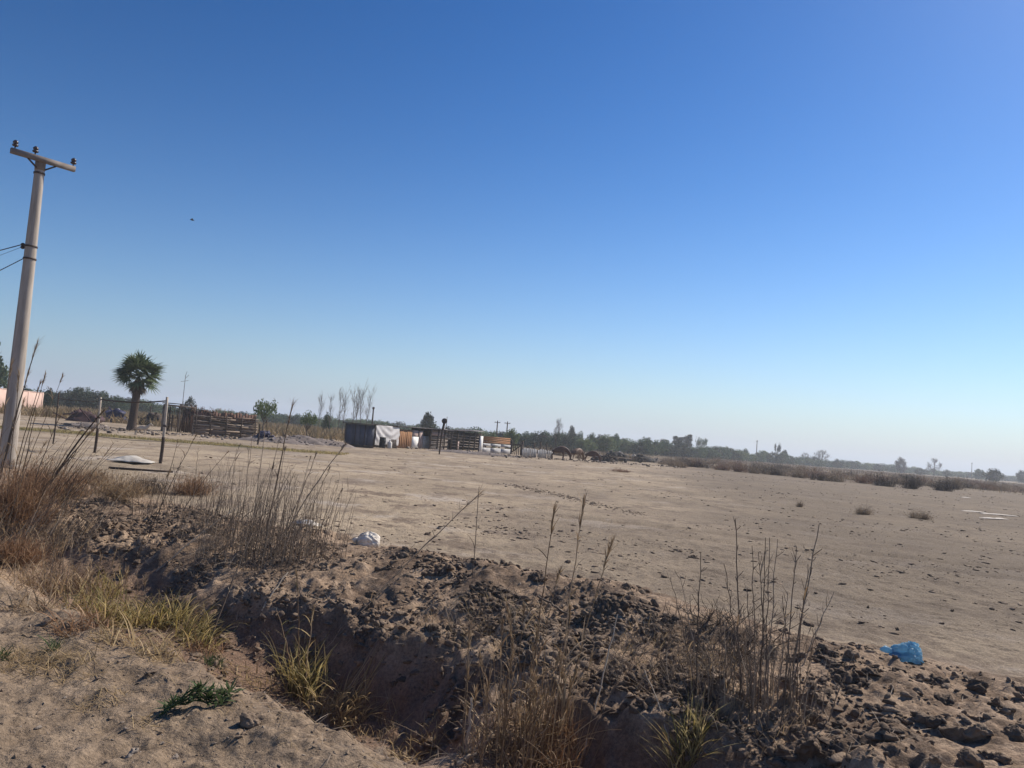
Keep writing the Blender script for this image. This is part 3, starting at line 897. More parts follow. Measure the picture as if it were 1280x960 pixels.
for (px, yb, yt, w, mm, lb) in [
    (857, 580, 571, 22, 'scrub_dark', 'dark dry shrub, leftmost of the shrub belt, beside the junk heap'),
    (880, 585, 573, 32, 'scrub_dark', 'wide dark brown shrub left of the rusty stretch of scrub'),
    (905, 588, 575, 24, 'scrub_red', 'rusty red brown shrub next to a pale sandy gap'),
    (925, 590, 574, 24, 'scrub_red', 'tall rusty shrub in the middle of the shrub belt'),
    (946, 592, 578, 24, 'scrub', 'greyish brown shrub right of the rusty shrubs'),
    (970, 594, 580, 24, 'scrub_dark', 'dark low shrub left of the grey purple scrub'),
    (998, 597, 583, 26, 'scrub', 'grey brown shrub before the spreading leafless tree'),
    (1020, 600, 586, 24, 'scrub_dark', 'dark shrub with a flat top below the spreading leafless tree'),
    (1045, 602, 586, 30, 'scrub', 'wide brown shrub with dark foot below the squat dark tree'),
    (1075, 604, 587, 28, 'scrub_red', 'reddish shrub left of the darkest shrubs on the right'),
    (1108, 608, 588, 32, 'scrub_dark', 'tall dark shrub, first of the three dark ones on the right'),
    (1140, 611, 592, 30, 'scrub_dark', 'dark shrub, middle of the three dark ones on the right'),
    (1182, 614, 592, 34, 'scrub_dark', 'large dark shrub ending the belt on the right'),
    (1196, 612, 594, 22, 'scrub', 'pale thin shrub at the right end of the belt'),
    (1254, 606, 602, 9, 'scrub_dark', 'small dark clump alone under the dense dome tree'),
    (775, 590, 584, 26, 'scrub_red', 'low reddish tuft on the field in front of the junk heap'),
    (1000, 634, 626, 12, 'scrub', 'small brown tuft alone on the middle of the field'),
    (1077, 643, 630, 28, 'scrub', 'round brown tuft on the right of the field'),
    (1150, 648, 634, 34, 'scrub', 'brown tuft with wide skirts on the right of the field, nearest'),
]: shrub(px, yb, yt, w, mm, lb)
for k in range(120):
    px = rng.uniform(835, 1275); Y = rng.uniform(86, 175) if k % 3 else rng.uniform(84, 100)
    if px > 1200: Y += 14
    d = ray(px, 580); P = np.array([d[0] / d[1] * Y, Y, 0.0])
    pr = project(P)
    shrub(px, 0, pr[1] - FPX * rng.uniform(.35, 1.5) / Y, rng.uniform(16, 36) * 100 / Y, ['scrub', 'scrub', 'scrub_red', 'scrub_dark'][k % 4],
          'dry brown shrub among the scrub behind the shrub belt', 'shrubs scattered through the scrub behind the belt', 'scrub_shrub', P)
for k in range(26):
    px = rng.uniform(650, 840); Y = rng.uniform(84, 120)
    d = ray(px, 570); P = np.array([d[0] / d[1] * Y, Y, 0.0])
    pr = project(P)
    shrub(px, 0, pr[1] - FPX * rng.uniform(.5, 1.1) / Y, rng.uniform(14, 26), ['scrub', 'scrub_dark'][k % 2],
          'dry grey shrub behind the horses and the junk heap', 'shrubs behind the horses and the junk', 'scrub_shrub', P)

# ------------------------------------------------------------------ yards: fence, corral, shacks
def front(name, label, cat, a, b_, group=None):
    A = G(*a); B = G(*b_)
    d = B - A
    return thing(name, label, cat, (A[0], A[1], 0), math.atan2(d[1], d[0]), group), float(np.hypot(d[0], d[1])), A, B

# rustic fence with a single rail at the left
def post(name, label, px, yb, yt, r, split, group, mt='wood_pale'):
    P = G(px, yb); h = height_at(P, yt)
    t = thing(name, label, 'fence post', (P[0], P[1], h1(P[0], P[1])), 0, group)
    b = MB(); zz = np.linspace(-.1, h, 8)
    b.tube(np.column_stack([.02 * np.sin(zz * 2), .012 * np.cos(zz * 3), zz]), np.linspace(r * 1.1, r * .85, 8), 8)
    b.build('shaft', M[mt], t, True)
    b = MB(); zz = np.linspace(-.1, h * split * .72, 8)
    b.tube(np.column_stack([.02 * np.sin(zz * 2), .012 * np.cos(zz * 3), zz]), r * 1.12, 8); b.build('dark_foot', M['wood_dark'], t, True)  # darker sleeve around the lower part of the post
    b = MB(); b.lathe([(r * 1.25, h * split), (r * 1.3, h * split + .07)], (.02 * math.sin(h * split * 2), 0, 0), 8)
    b.build('wire_binding', M['iron'], t, True)
    return P, h
pA, hA = post('fence_post', 'pale wooden fence post standing left of the palm tree', 118, 566, 497, .042, .62, 'posts of the rustic fence on the left')
pB, hB = post('fence_post', 'pale wooden fence post with dark foot in front of the stick shed', 200, 580, 497, .048, .55, 'posts of the rustic fence on the left')
pC, hC = post('fence_post', 'thin dark crooked fence post left of the pale ones', 66, 555, 490, .026, .7, 'posts of the rustic fence on the left', 'wood_dark')
pD, hD = post('fence_post', 'short dark stake right of the stick shed by the feathery tree', 322, 556, 530, .05, .7, 'posts of the rustic fence on the left', 'wood_dark')
def rail(name, label, p0, p1, r, m, sag=.04):
    t = np.linspace(0, 1, 14)
    P = p0[None] * (1 - t[:, None]) + p1[None] * t[:, None]
    P[:, 2] -= sag * 4 * t * (1 - t)
    b = MB(); b.tube(P - p0, r, 7)
    tag(b.build(name, M[m], None, True, p0), label, 'fence rail')
tz = lambda p, z: np.array([p[0], p[1], z])
rail('fence_rail', 'dark top rail tied between the two pale fence posts', tz(pA, hA - .06), tz(pB, hB - .10), .022, 'wood_dark', .07)
rail('fence_rail', 'dark rail running left from the first pale fence post', tz(pC, hC - .25), tz(pA, hA - .12), .011, 'wood_dark')
rail('fence_rail', 'low wire strung from the crooked post to the pale post by the palm', tz(pC, hC * .42), tz(pA, hA * .45), .010, 'iron')
rail('fence_rail', 'low wire strung between the two pale fence posts', tz(pA, hA * .30), tz(pB, hB * .34), .009, 'iron')

# dark stick shed
t, L, A, B = front('stick_shed', 'dark open stick shed with a flat roof rail beside the log corral', 'shed', (203, 539), (240, 541.6))
hs = height_at(A, 504)
b = MB()
for x in (0, L * .5, L): b.tube([(x, 0, -.1), (x + .03, 0, hs)], .06, 7)
for x in (0, L): b.tube([(x, 1.8, -.1), (x, 1.8, hs - .1)], .05, 7)
b.build('frame_posts', M['wood_grey'], t, True)
b = MB(); beam(b, (-.15, -.08, hs - .13), (L + .1, -.08, hs - .16), .05, .13); b.build('fascia_board', M['wood_grey'], t)
b = MB(); b.box((L / 2, .9, hs + .03), (L + .3, 2.1, .05), jit=.012); b.build('roof', M['roof'], t)
b = MB()
for k in range(15):
    x = L * (k + .5) / 15
    if .35 * L < x < .52 * L: continue
    b.tube([(x, .09, .02), (x + rng.normal(0, .08), .09, hs * rng.uniform(.5, .95))], rng.uniform(.02, .045), 5)
b.build('stick_wall', M['wood_dark'], t)
b = MB()
for k in range(34):
    x = L * (k + .5) / 34
    if rng.random() < .16: continue
    b.tube([(x, 1.8, 0), (x + rng.normal(0, .05), 1.8, hs * rng.uniform(.72, .97))], rng.uniform(.02, .034), 5)
for z in (.5, 1.1, 1.6): b.tube([(0, 1.76, z), (L, 1.76, z + rng.normal(0, .06))], .028, 5)
for x0 in (0, L):
    for k in range(12):
        y_ = 1.8 * (k + .5) / 12
        if rng.random() < .25: continue
        b.tube([(x0, y_, 0), (x0 + rng.normal(0, .03), y_, hs * rng.uniform(.6, .95))], rng.uniform(.02, .034), 5)
b.build('back_sticks', LF['logs'], t)
b = MB()
for k in range(9):
    x = L * (.62 + .36 * (k + .5) / 9)
    b.box((x, .12 + rng.normal(0, .01), hs * .44), (L * .036, .03, hs * rng.uniform(.74, .9)), rot=Matrix.Rotation(rng.normal(0, .02), 3, 'Y'))
b.build('right_boards', M['wood_red'], t)
def heap(name, label, cat, px, yb, w, h, m, n=14, d=None, el=.6, group=None, seed=None):
    """lumpy pile: overlapping irregular pieces merged in one noisy mound"""
    P = G(px, yb)
    q = np.linspace(0, 2 * PI, 29)[:-1]; rr = np.linspace(0, 1, 9)
    V = []
    s = rng.integers(0, 999)
    for r in rr:
        for a in q:
            k = 1 + .28 * float(vnoise(np.array(math.cos(a) * 2.2 + 5), np.array(math.sin(a) * 2.2 + 5), int(s)))
            z = h * (1 - r ** 1.9) * (.62 + .6 * float(vnoise(np.array(r * math.cos(a) * 3 + 9), np.array(r * math.sin(a) * 3 + 9), int(s) + 1)))
            V.append((r * k * w * .5 * math.cos(a), r * k * (d or w * .6) * .5 * math.sin(a), z if r < 1 else -.05))
    m_ = len(q); F = [[i * m_ + j, (i + 1) * m_ + j, (i + 1) * m_ + (j + 1) % m_, i * m_ + (j + 1) % m_] for i in range(len(rr) - 1) for j in range(m_)]
    V = np.array(V); V[:, 2] *= np.where(V[:, 2] > 0, .72, 1)
    b = MB(); b.add(V, F)
    for k in range(26 if m != 'rubble' else 60):
        a_ = rng.random() * 6.28; rr_ = rng.random() ** .6
        c = np.array([rr_ * math.cos(a_) * w * .55, rr_ * math.sin(a_) * (d or w * .6) * .5, h * (1 - rr_ ** 1.9) * .62 + .05])
        e = h * (rng.uniform(.12, .5) if m != 'rubble' else rng.uniform(.10, .30))
        rot = Matrix.Rotation(rng.random() * 6.28, 3, 'Z') @ Matrix.Rotation(rng.normal(0, .7), 3, 'X') @ Matrix.Rotation(rng.normal(0, .6), 3, 'Y')
        if rng.random() < .35 and m != 'rubble': b.tube([c, c + np.array(rot @ Vector((e * 3, 0, 0)))], e * .12, 5)
        else: b.box(c, (e * rng.uniform(.6, 2), e * rng.uniform(.4, 1.2), e * rng.uniform(.2, .7)), rot=rot, jit=e * .06)
    o = b.build(name, M[m], None, False, (P[0], P[1], 0))
    return tag(o, label, cat, group)

# log corral
t, L, A, B = front('log_corral', 'corral wall of stacked grey logs topped with reddish boards', 'corral', (242, 543.5), (318, 548))
hc = height_at(A, 513)
b = MB()
for k in range(5): b.tube([(L * k / 4, -.1, -.1), (L * k / 4 + rng.normal(0, .08), -.1, hc * rng.uniform(.8, 1.02))], .045, 7)
b.build('corral_posts', M['wood_dark'], t, True)
b = MB(); z = .06
while z < hc * .82:
    x = -.1
    while x < L:
        ln = rng.uniform(1.0, 2.4)
        b.tube([(x, rng.normal(.03, .05), z + rng.normal(0, .02)), (min(x + ln, L + .2), rng.normal(.03, .05), z + rng.normal(0, .035))], rng.uniform(.035, .075), 6)
        x += ln * .95
    z += rng.uniform(.11, .15)
b.build('stacked_logs', LF['logs'], t, True)
b = MB()
for k in range(20):
    x = L * (k + .5) / 20; z1 = hc * rng.uniform(.93, 1.04)
    b.box((x, .06, hc * .66 + (z1 - hc * .66) / 2), (L / 20 * .97, .03, z1 - hc * .66))
b.build('red_boards', M['wood_red'], t)
b = MB(); b.box((L / 2, .16, hc * .35), (L, .03, hc * .7)); b.build('brushwood_backing', M['wood_dark'], t)
b = MB()
for k in range(46):
    x = rng.uniform(-.1, L * .62); b.tube([(x, rng.normal(.1, .05), hc * .8), (x + rng.normal(0, .45), rng.normal(.1, .1), hc * rng.uniform(.95, 1.22))], .018, 4)
b.build('brushwood_top', M['wood_red'], t)

# antenna pole behind the stick shed
def thin_pole(name, label, px, Y, ytop, r, extras, cat='pole', m='wood_dark', group=None):
    d = ray(px, 540); X = d[0] / d[1] * Y
    h = height_at((X, Y, 0), ytop)
    X -= (project((X, Y, h))[0] - px) * Y / FPX
    t = thing(name, label, cat, (X, Y, 0), 0, group)
    b = MB(); b.tube([(0, 0, -.1), (0.02, 0, h * .5), (0, 0, h)], [r, r * .9, r * .7], 8); b.build('shaft', M[m], t, True)
    extras(t, h)
    return t
def ant(t, h):
    b = MB()
    b.tube([(-.35, 0, h * .87), (.3, 0, h * .9)], .015, 5)
    b.tube([(0, 0, h * .93), (.28, 0, h * 1.0)], .015, 5); b.tube([(.02, 0, h), (.10, 0, h * 1.06)], .015, 5)
    b.build('antenna_rods', M['iron'], t)
    b = MB(); b.lathe([(.09, h * .36), (.10, h * .44), (.09, h * .46)], (0, 0, 0), 8); b.build('mast_foot', M['wood_dark'], t)
thin_pole('antenna_pole', 'thin antenna mast rising over the stick shed', 232, 66, 469, .028, ant)
def xarm(t, h):
    b = MB(); beam(b, (-.5, 0, h * .93), (.5, 0, h * .93), .09); b.build('crossarm', M['wood_dark'], t)
    for s in (-.4, .4):
        b = MB(); b.lathe([(.03, h * .935), (.05, h * .955), (.03, h * .97)], (s, 0, 0), 8); b.build('insulator', M['porcelain'], t)
def cap(t, h):
    b = MB(); b.box((0, 0, h - .12), (.22, .2, .24)); b.build('pole_cap', M['wood_dark'], t)
thin_pole('timber_pole', 'dark timber pole rising just right of the blue grey shack roof', 467, 85, 509, .10, cap)
thin_pole('timber_pole', 'thin timber pole right of the disc topped post', 559, 95, 521, .045, lambda t, h: None)
thin_pole('timber_pole', 'left one of two dark poles behind the tin wall', 622, 130, 526, .12, xarm)
thin_pole('timber_pole', 'right one of two dark poles behind the tin wall', 634.5, 130, 527, .12, xarm)
thin_pole('timber_pole', 'far slim pale pole on the horizon above the rusty shrubs', 946.5, 330, 550, .22, xarm, m='wood_grey')
thin_pole('timber_pole', 'far faint pole left of the dense dome tree', 1215, 420, 578, .18, xarm, m='wood_grey')
thin_pole('timber_pole', 'short dark pole with a long bar above the hedge behind the horses', 695, 110, 546, .06, lambda t, h: (lambda b: (beam(b, (-2.6, 0, h - .04), (.1, 0, h - .04), .07), b.build('bar', M['wood_grey'], t)))(MB()))

# post with a dark disc
P = G(549, 568); hp = height_at(P, 528)
t = thing('disc_post', 'dark leaning post topped with a round dark disc before the sheds', 'post', (P[0], P[1], 0))
b = MB(); b.tube([(0, 0, -.1), (.05, 0, hp * .6), (.18, 0, hp)], [.05, .075, .095], 8); b.build('shaft', M['wood_dark'], t, True)
b = MB(); ang = np.linspace(0, 2 * PI, 21)
b.tube([(.18, -.06, hp + .12), (.18, -.03, hp + .12), (.18, .02, hp + .12), (.18, .05, hp + .12)], [.12, .215, .215, .12], 18); b.build('disc', M['rubber'], t, True)

# blue grey shack
t, L, A, B = front('sheet_shack', 'blue grey sheet walled shack with a flat dark roof', 'shack', (430, 557.3), (466, 560.06))
hs = height_at(A, 529)
b = MB(); nx = 24; xs = np.linspace(0, L, nx + 1)
for k in range(4):
    b.box((L * (k + .5) / 4, .012 * (k % 2), hs / 2), (L / 4 * .985, .03, hs))
b.build('front_wall', M['blue_grey'], t)
b = MB(); b.box((.02, 1.75, hs / 2), (.04, 3.4, hs)); b.box((L - .02, 1.75, hs / 2), (.04, 3.4, hs)); b.box((L / 2, 3.45, hs / 2), (L, .04, hs)); b.build('side_walls', M['blue_grey'], t)
b = MB(); b.box((L / 2, 1.6, hs + .05), (L + .5, 4.1, .07), jit=.015); b.build('roof', M['roof'], t)
b = MB()
for x in (-.03, L * .34, L * .68, L + .03): beam(b, (x, -.05, 0), (x, -.05, hs), .05)
b.build('wall_battens', M['wood_dark'], t)
b = MB(); b.box((L / 2, -.06, .10), (L, .05, .18)); b.build('bottom_board', M['wood_dark'], t)

# plank shack with the tarp over its left half
t, L, A, B = front('plank_shack', 'long low plank shack with a brown plank section and white panels', 'shack', (466, 559), (536, 561))
s0 = G(497, 560); s1 = G(513, 560.3); s2 = G(521, 560.5); s3 = G(528, 560.8)
k_ = lambda P: float(np.hypot(*(P - A)[:2]))
L0, L1, L2, L3 = k_(s0), k_(s1), k_(s2), k_(s3)
hs = height_at(A, 531.5); he = height_at(B, 536)
b = MB()
for x in (0.06, L0, L1, L2, L3, L): beam(b, (x, .05, -.1), (x, .05, hs + (he - hs) * x / L), .09)
b.build('frame_posts', M['wood_dark'], t)
b = MB(); q = np.linspace(L0 + .05, L1 - .05, 9)
for k in range(8): b.box(((q[k] + q[k + 1]) / 2, rng.uniform(-.02, .01), hs * .46), (q[k + 1] - q[k] - .025, .03, hs * rng.uniform(.88, .93)))
b.build('brown_planks', M['wood_brown'], t)
b = MB(); b.box(((L1 + L2) / 2, 0, hs * .30), (L2 - L1 - .1, .03, hs * .58)); b.build('bright_panel', M['tin_bright'], t)
b = MB(); b.box(((L1 + L2) / 2, .06, hs * .74), (L2 - L1 - .1, .03, hs * .36)); b.box(((L2 + L3) / 2, .0, hs * .46), (L3 - L2 - .1, .03, hs * .9)); b.build('pink_panels', M['pinkish'], t)
b = MB(); b.box(((L3 + L) / 2, .02, hs * .33), (L - L3 - .1, .03, hs * .64)); b.build('grey_panel', M['tin'], t)
b = MB(); b.box((L / 2, 1.1, hs * .45), (L, .05, hs * .9)); b.box((L - .03, .6, hs * .44), (.05, 1.0, hs * .88)); b.box((L0 * .5, .10, hs * .45), (L0 * .98, .03, hs * .9)); b.build('back_walls', M['wood_dark'], t)
b = MB(); b.box((L * .64, .5, hs + (he - hs) * .5 + .04), (L * .73, 1.5, .06), rot=Matrix.Rotation(-math.atan2(he - hs, L), 3, 'Y')); b.build('roof', M['roof'], t)
tl, tL = t, L0
# hanging tarp, a sagging folded sheet
tt_ = thing('white_tarp', 'dusty white tarp hanging in sagging folds over the plank shack front', 'tarp', t.location, t.rotation_euler[2])
nu_, nv_ = 60, 30
uu, vv = np.meshgrid(np.linspace(0, 1, nu_), np.linspace(0, 1, nv_), indexing='ij')
zz = hs + .08 - .10 * uu - vv * (hs * .93 - .12 * uu) - .05 * np.sin(uu * 9) * vv
fold = .035 * np.sin(15 * (vv - .9 * (1 - np.minimum(1, np.abs(uu - .62) / .62) ** 1.4)) + 2 * uu) * np.exp(-((vv - .45) / .4) ** 2) + .03 * fbm(uu * 5, vv * 4, 77, 3)
yy = -.12 - .05 * np.sin(PI * vv) - fold
V = np.stack([uu * (tL + .05), yy, zz], -1).reshape(-1, 3)
i = np.arange(nu_ - 1)[:, None] * nv_; j = np.arange(nv_ - 1)[None, :]
F = np.stack([i + j, i + nv_ + j, i + nv_ + j + 1, i + j + 1], -1).reshape(-1, 4)
o = link_mesh('sheet', np_mesh('sheet', V, F, True), M['tarp_white'], tt_)
md = o.modifiers.new('thick', 'SOLIDIFY'); md.thickness = .012
b = MB(); b.tube([(-.05, -.13, hs + .09), (tL * .5, -.13, hs + .03), (tL + .1, -.13, hs - .02)], .022, 6); b.build('hem_rope', M['wood_grey'], tt_)
# dark barrel and things in front of the tarp
P = G(477.5, 560)
t = thing('barrel', 'dark barrel standing before the white tarp', 'barrel', (P[0], P[1], 0))
b = MB(); b.lathe([(.26, 0), (.27, .02), (.27, .27), (.285, .29), (.27, .31), (.27, .57), (.285, .59), (.27, .61), (.27, .86), (.25, .88)], (0, 0, 0), 20); dr_ = b.build('drum', M['black'], t, True)
b = MB(); b.lathe([(.275, .86), (.285, .885), (.24, .895)], (0, 0, 0), 20); b.build('rim', M['iron'], dr_, True)
P = G(486.5, 560.5)
t = thing('plastic_drum', 'pale plastic drum on the ground right of the dark barrel', 'drum', (P[0], P[1], 0))
b = MB(); b.lathe([(.2, 0), (.21, .05), (.21, .48), (.16, .54), (.07, .57), (.07, .63)], (0, 0, 0), 16); dr_ = b.build('body', M['white'], t, True)
b = MB(); b.lathe([(.075, .62), (.075, .67)], (0, 0, 0), 12); b.build('lid', M['navy'], dr_, True)
P = G(491, 560.5)
t = thing('leaning_pallet', 'dark wooden pallet leaning under the right end of the tarp', 'pallet', (P[0], P[1], 0), .9)
b = MB()
for k in range(5): beam(b, (k * .12, .02 * k, 0), (k * .12, .25, .75), .09, .02)
b.build('slats', M['wood_dark'], t)
b = MB()
for z in (.12, .6): beam(b, (-.05, .05 + z * .3, z), (.55, .05 + z * .3, z), .06, .05)
b.build('runners', M['wood_dark'], t)

# open ramshackle sheds
t, L, A, B = front('open_shed', 'open ramshackle shed with a dark inside and crooked board walls', 'shed', (537, 561.5), (599, 563))
hs = height_at(A, 537); he = height_at(B, 541)
b = MB()
for k in range(9):
    x = L * k / 8
    b.tube([(x, 0, -.1), (x + rng.normal(0, .12), 0, hs + (he - hs) * k / 8 + rng.uniform(-.1, .1))], rng.uniform(.06, .10), 6)
b.build('frame_posts', M['wood_dark'], t, True)
b = MB()
for (f0, f1, z0, z1) in ((.0, .33, .0, .95), (.33, .42, .55, .9)):
    z = z0 * hs
    while z < z1 * hs:
        b.box((L * (f0 + f1) / 2, .1 + rng.normal(0, .02), z + .1), (L * (f1 - f0) * rng.uniform(.9, 1.0), .03, .15), rot=Matrix.Rotation(rng.normal(0, .02), 3, 'Y')); z += .21
b.build('board_wall', M['wood_grey'], t)
b = MB(); b.box((L * .15, .07, hs * .8), (L * .24, .03, .35)); b.box((L * .52, .04, .5), (L * .05, .03, .9)); b.build('pink_boards', M['pinkish'], t)
b = MB()
for k in range(5): beam(b, (L * .40, .05, .35 + k * .3), (L, .05, .3 + k * .3 + rng.normal(0, .06)), .07, .07)
b.build('rails', M['wood_grey'], t)
b = MB(); b.box((L * .5, 2.0, he * .5), (L, .06, he)); b.box((L - .02, 1, he * .48), (.06, 2, he * .95)); b.build('back_wall', M['wood_dark'], t)
b = MB()
for k, (f0, f1) in enumerate(((0, .35), (.33, .62), (.6, 1.0))):
    b.box((L * (f0 + f1) / 2, .9, hs + (he - hs) * (f0 + f1) / 2 + .05 + .04 * k), (L * (f1 - f0) + .2, 2.5, .05), rot=Matrix.Rotation(rng.normal(0, .03), 3, 'Y'))
b.build('roof', M['roof'], t)
b = MB(); b.box((L * .80, -.3, hs + (he - hs) * .8 + .16), (L * .34, .5, .05)); b.box((L * .12, -.2, hs + .13), (L * .16, .6, .03)); b.build('roof_strips', M['tin'], t)
heap('hay_heap', 'dark heap of brushwood lying inside the open shed', 'heap', 586, 560.5, 5.0, 1.1, 'wood_dark')
heap('dirt_mound', 'low pinkish mound of earth before the open shed and tin wall', 'mound', 590, 567.5, 7.5, .38, 'rubble', d=2.0)

# whitewashed tin wall
t, L, A, B = front('tin_wall', 'wall of whitewashed tin sheets with orange planks along its top', 'wall', (599, 566), (638, 568))
hs = height_at(A, 545); hm = hs * .60
b = MB()
for k in range(3):
    b.box((L * (k + .5) / 3, .004 * k, hm * .29), (L / 3 * .995, .02, hm * .52 * rng.uniform(.96, 1.0)))
    b.box((L * (k + .5) / 3, .03 + .004 * k, hm * .84), (L / 3 * .995, .02, hm * .26))
b.build('tin_sheets', M['tin'], t)
b = MB()
for k in range(4): b.box((L * .52 + rng.normal(0, .05), .05, hm + .10 + k * (hs - hm) / 4), (L * .9, .03, (hs - hm) / 4 * .9), rot=Matrix.Rotation(rng.normal(0, .008), 3, 'Y'))
b.build('orange_planks', M['wood_brown'], t)
b = MB()
for x in (0, L * .2, L * .63, L): beam(b, (x, .09, -.1), (x, .09, hs), .10)
b.build('frame_posts', M['wood_dark'], t)
b = MB(); b.box((.15, -.03, hs * .5), (.5, .03, hs)); b.build('white_corner_board', M['tin_bright'], t)
# dark gate
t, L, A, B = front('dark_gate', 'dark open gate of crossed sticks right of the tin wall', 'gate', (638.5, 569), (652, 570.5))
hs = height_at(A, 550)
b = MB()
for x in (0, L): beam(b, (x, 0, -.1), (x, 0, hs), .13)
b.build('gate_posts', M['wood_dark'], t)
b = MB()
for k in range(7): beam(b, (L * k / 6, .03, .1), (L * (k + .3) / 6.4, .03, hs * rng.uniform(.65, .95)), .06)
beam(b, (0, .06, .3), (L, .06, 1.2), .07); beam(b, (0, -.05, 1.1), (L, -.05, 1.1), .07)
b.build('crossed_sticks', M['wood_dark'], t)
# low white fence
t, L, A, B = front('white_fence', 'low fence of uneven whitish boards left of the bay horse', 'fence', (652, 571), (690, 573.5))
hs = height_at(A, 558)
b = MB(); n = 30
for k in range(n):
    if rng.random() < .14: continue
    b.box((L * (k + .5) / n, rng.normal(0, .02), hs * .42), (L / n * rng.uniform(.6, .95), .03, hs * rng.uniform(.6, .95)))
b.build('boards', M['tin'], t)
b = MB()
for k in range(6): beam(b, (L * k / 5, .08, -.1), (L * k / 5, .08, hs * rng.uniform(1.0, 1.7)), .10)
b.build('posts', M['wood_dark'], t)
b = MB(); beam(b, (0, .05, hs * .72), (L, .05, hs * .66), .06); b.build('rail', M['wood_grey'], t)
# dark log lying along the fence foot, rubble strip left of the shacks
for (px, yb, w, h, m, nm, lb, cat) in [
    (345, 553, 5.0, .55, 'rubble', 'rubble_heap', 'grey rubble heap under the light green feathery tree', 'rubble'),
    (372, 554, 4.0, .75, 'rubble', 'rubble_heap', 'grey rubble heap in the middle of the rubble strip', 'rubble'),
    (402, 556, 4.4, .6, 'rubble', 'rubble_heap', 'pale rubble heap nearest the blue grey shack', 'rubble'),
    (385, 552, 2.6, .6, 'wood_dark', 'scrap_heap', 'dark scrap heap sitting in the rubble strip', 'scrap'),
    (330, 552, 1.2, 1.0, 'navy', 'junk_bundle', 'dark blue bundle leaning by the feathery tree trunk', 'bundle'),
    (104, 527, 3.0, 1.2, 'dark_red', 'junk_heap', 'dark reddish junk heap left of the pale fence post', 'junk heap'),
    (127, 523, 2.6, 1.1, 'dark_red', 'junk_heap', 'small dark junk heap right of the pale fence post', 'junk heap'),
    (142, 528, 3.2, 1.5, 'navy', 'covered_heap', 'heap covered by a navy blue sheet left of the palm', 'covered heap'),
    (153, 528, 2.2, .7, 'dark_red', 'junk_heap', 'low dark junk heap between the navy heap and the palm trunk', 'junk heap'),
    (110, 533, 3.2, .35, 'rubble', 'rubble_heap', 'low pale rubble heap under the reddish junk heap', 'rubble'),
    (192, 532, 3.0, 1.5, 'wood_dark', 'brush_heap', 'dark brush heap against the left side of the stick shed', 'heap'),
    (757, 577, 2.6, .9, 'wood_dark', 'scrap_heap', 'dark scrap heap on the left of the cart', 'scrap'),
    (748, 575.5, 1.8, .9, 'wood_grey', 'scrap_heap', 'brown grey scrap heap between the small dark horse and the cart', 'scrap'),
    (772, 575, 3.0, 1.5, 'rubber', 'scrap_heap', 'black scrap heap behind the white sack', 'scrap'),
    (802, 577, 3.2, 1.25, 'rubber', 'scrap_heap', 'black scrap heap right of the white sack', 'scrap'),
    (820, 578, 3.4, .7, 'wood_grey', 'scrap_heap', 'low grey scrap heap trailing off right of the cart', 'scrap'),
    (838, 580, 3.0, .6, 'wood_dark', 'scrap_heap', 'last dark scrap heap before the shrub belt', 'scrap'),
]: heap(nm, lb, cat, px, yb, w, h, m)
def sack(name, label, cat, px, yb, w, h, m, rot=0.0, P=None, crease=1.0, seed=0):
    P = G(px, yb) if P is None else P
    t = thing(name, label, cat, (P[0], P[1], P[2]), rot)
    nu2, nv2 = 84, 48
    a, e = np.meshgrid(np.linspace(0, 2 * PI, nu2, endpoint=False), np.linspace(-.25 * PI, PI / 2, nv2), indexing='ij')
    k = 1 + .42 * crease * fbm(np.cos(a) * 2 + 7, np.sin(a) * 2 + e * 2.2, 100 + seed, 4) + .30 * crease * (.5 - np.abs(fbm(np.cos(a) * 3.5, np.sin(a) * 3.5 + e * 4, 120 + seed, 3)) ** .6)
    V = np.stack([np.cos(a) * np.cos(e) * k * w * .5, np.sin(a) * np.cos(e) * k * w * .36, (np.sin(e) * k * .72 + .25) * h], -1)
    V[..., 2] = np.maximum(V[..., 2], -.02)
    i = np.arange(nu2)[:, None]; j = np.arange(nv2 - 1)[None]; i2 = (i + 1) % nu2
    F = np.stack([i * nv2 + j, i2 * nv2 + j, i2 * nv2 + j + 1, i * nv2 + j + 1], -1).reshape(-1, 4)
    link_mesh('body', np_mesh('body', V.reshape(-1, 3), F, True), m, t)
    return t
sack('white_sack', 'bright white sack lying on the dark scrap by the cart', 'sack', 775, 574, 1.1, .95, M['white'], .3, seed=3)
sack('white_sack', 'small whitish sack at the right end of the cart', 'sack', 792, 573.5, .8, .6, M['white'], .8, seed=5)
sack('white_sack', 'little white bundle on top of the navy covered heap', 'sack', 0, 0, .45, .32, M['white'], 0, P=tz(G(146, 526), 1.05), seed=7)
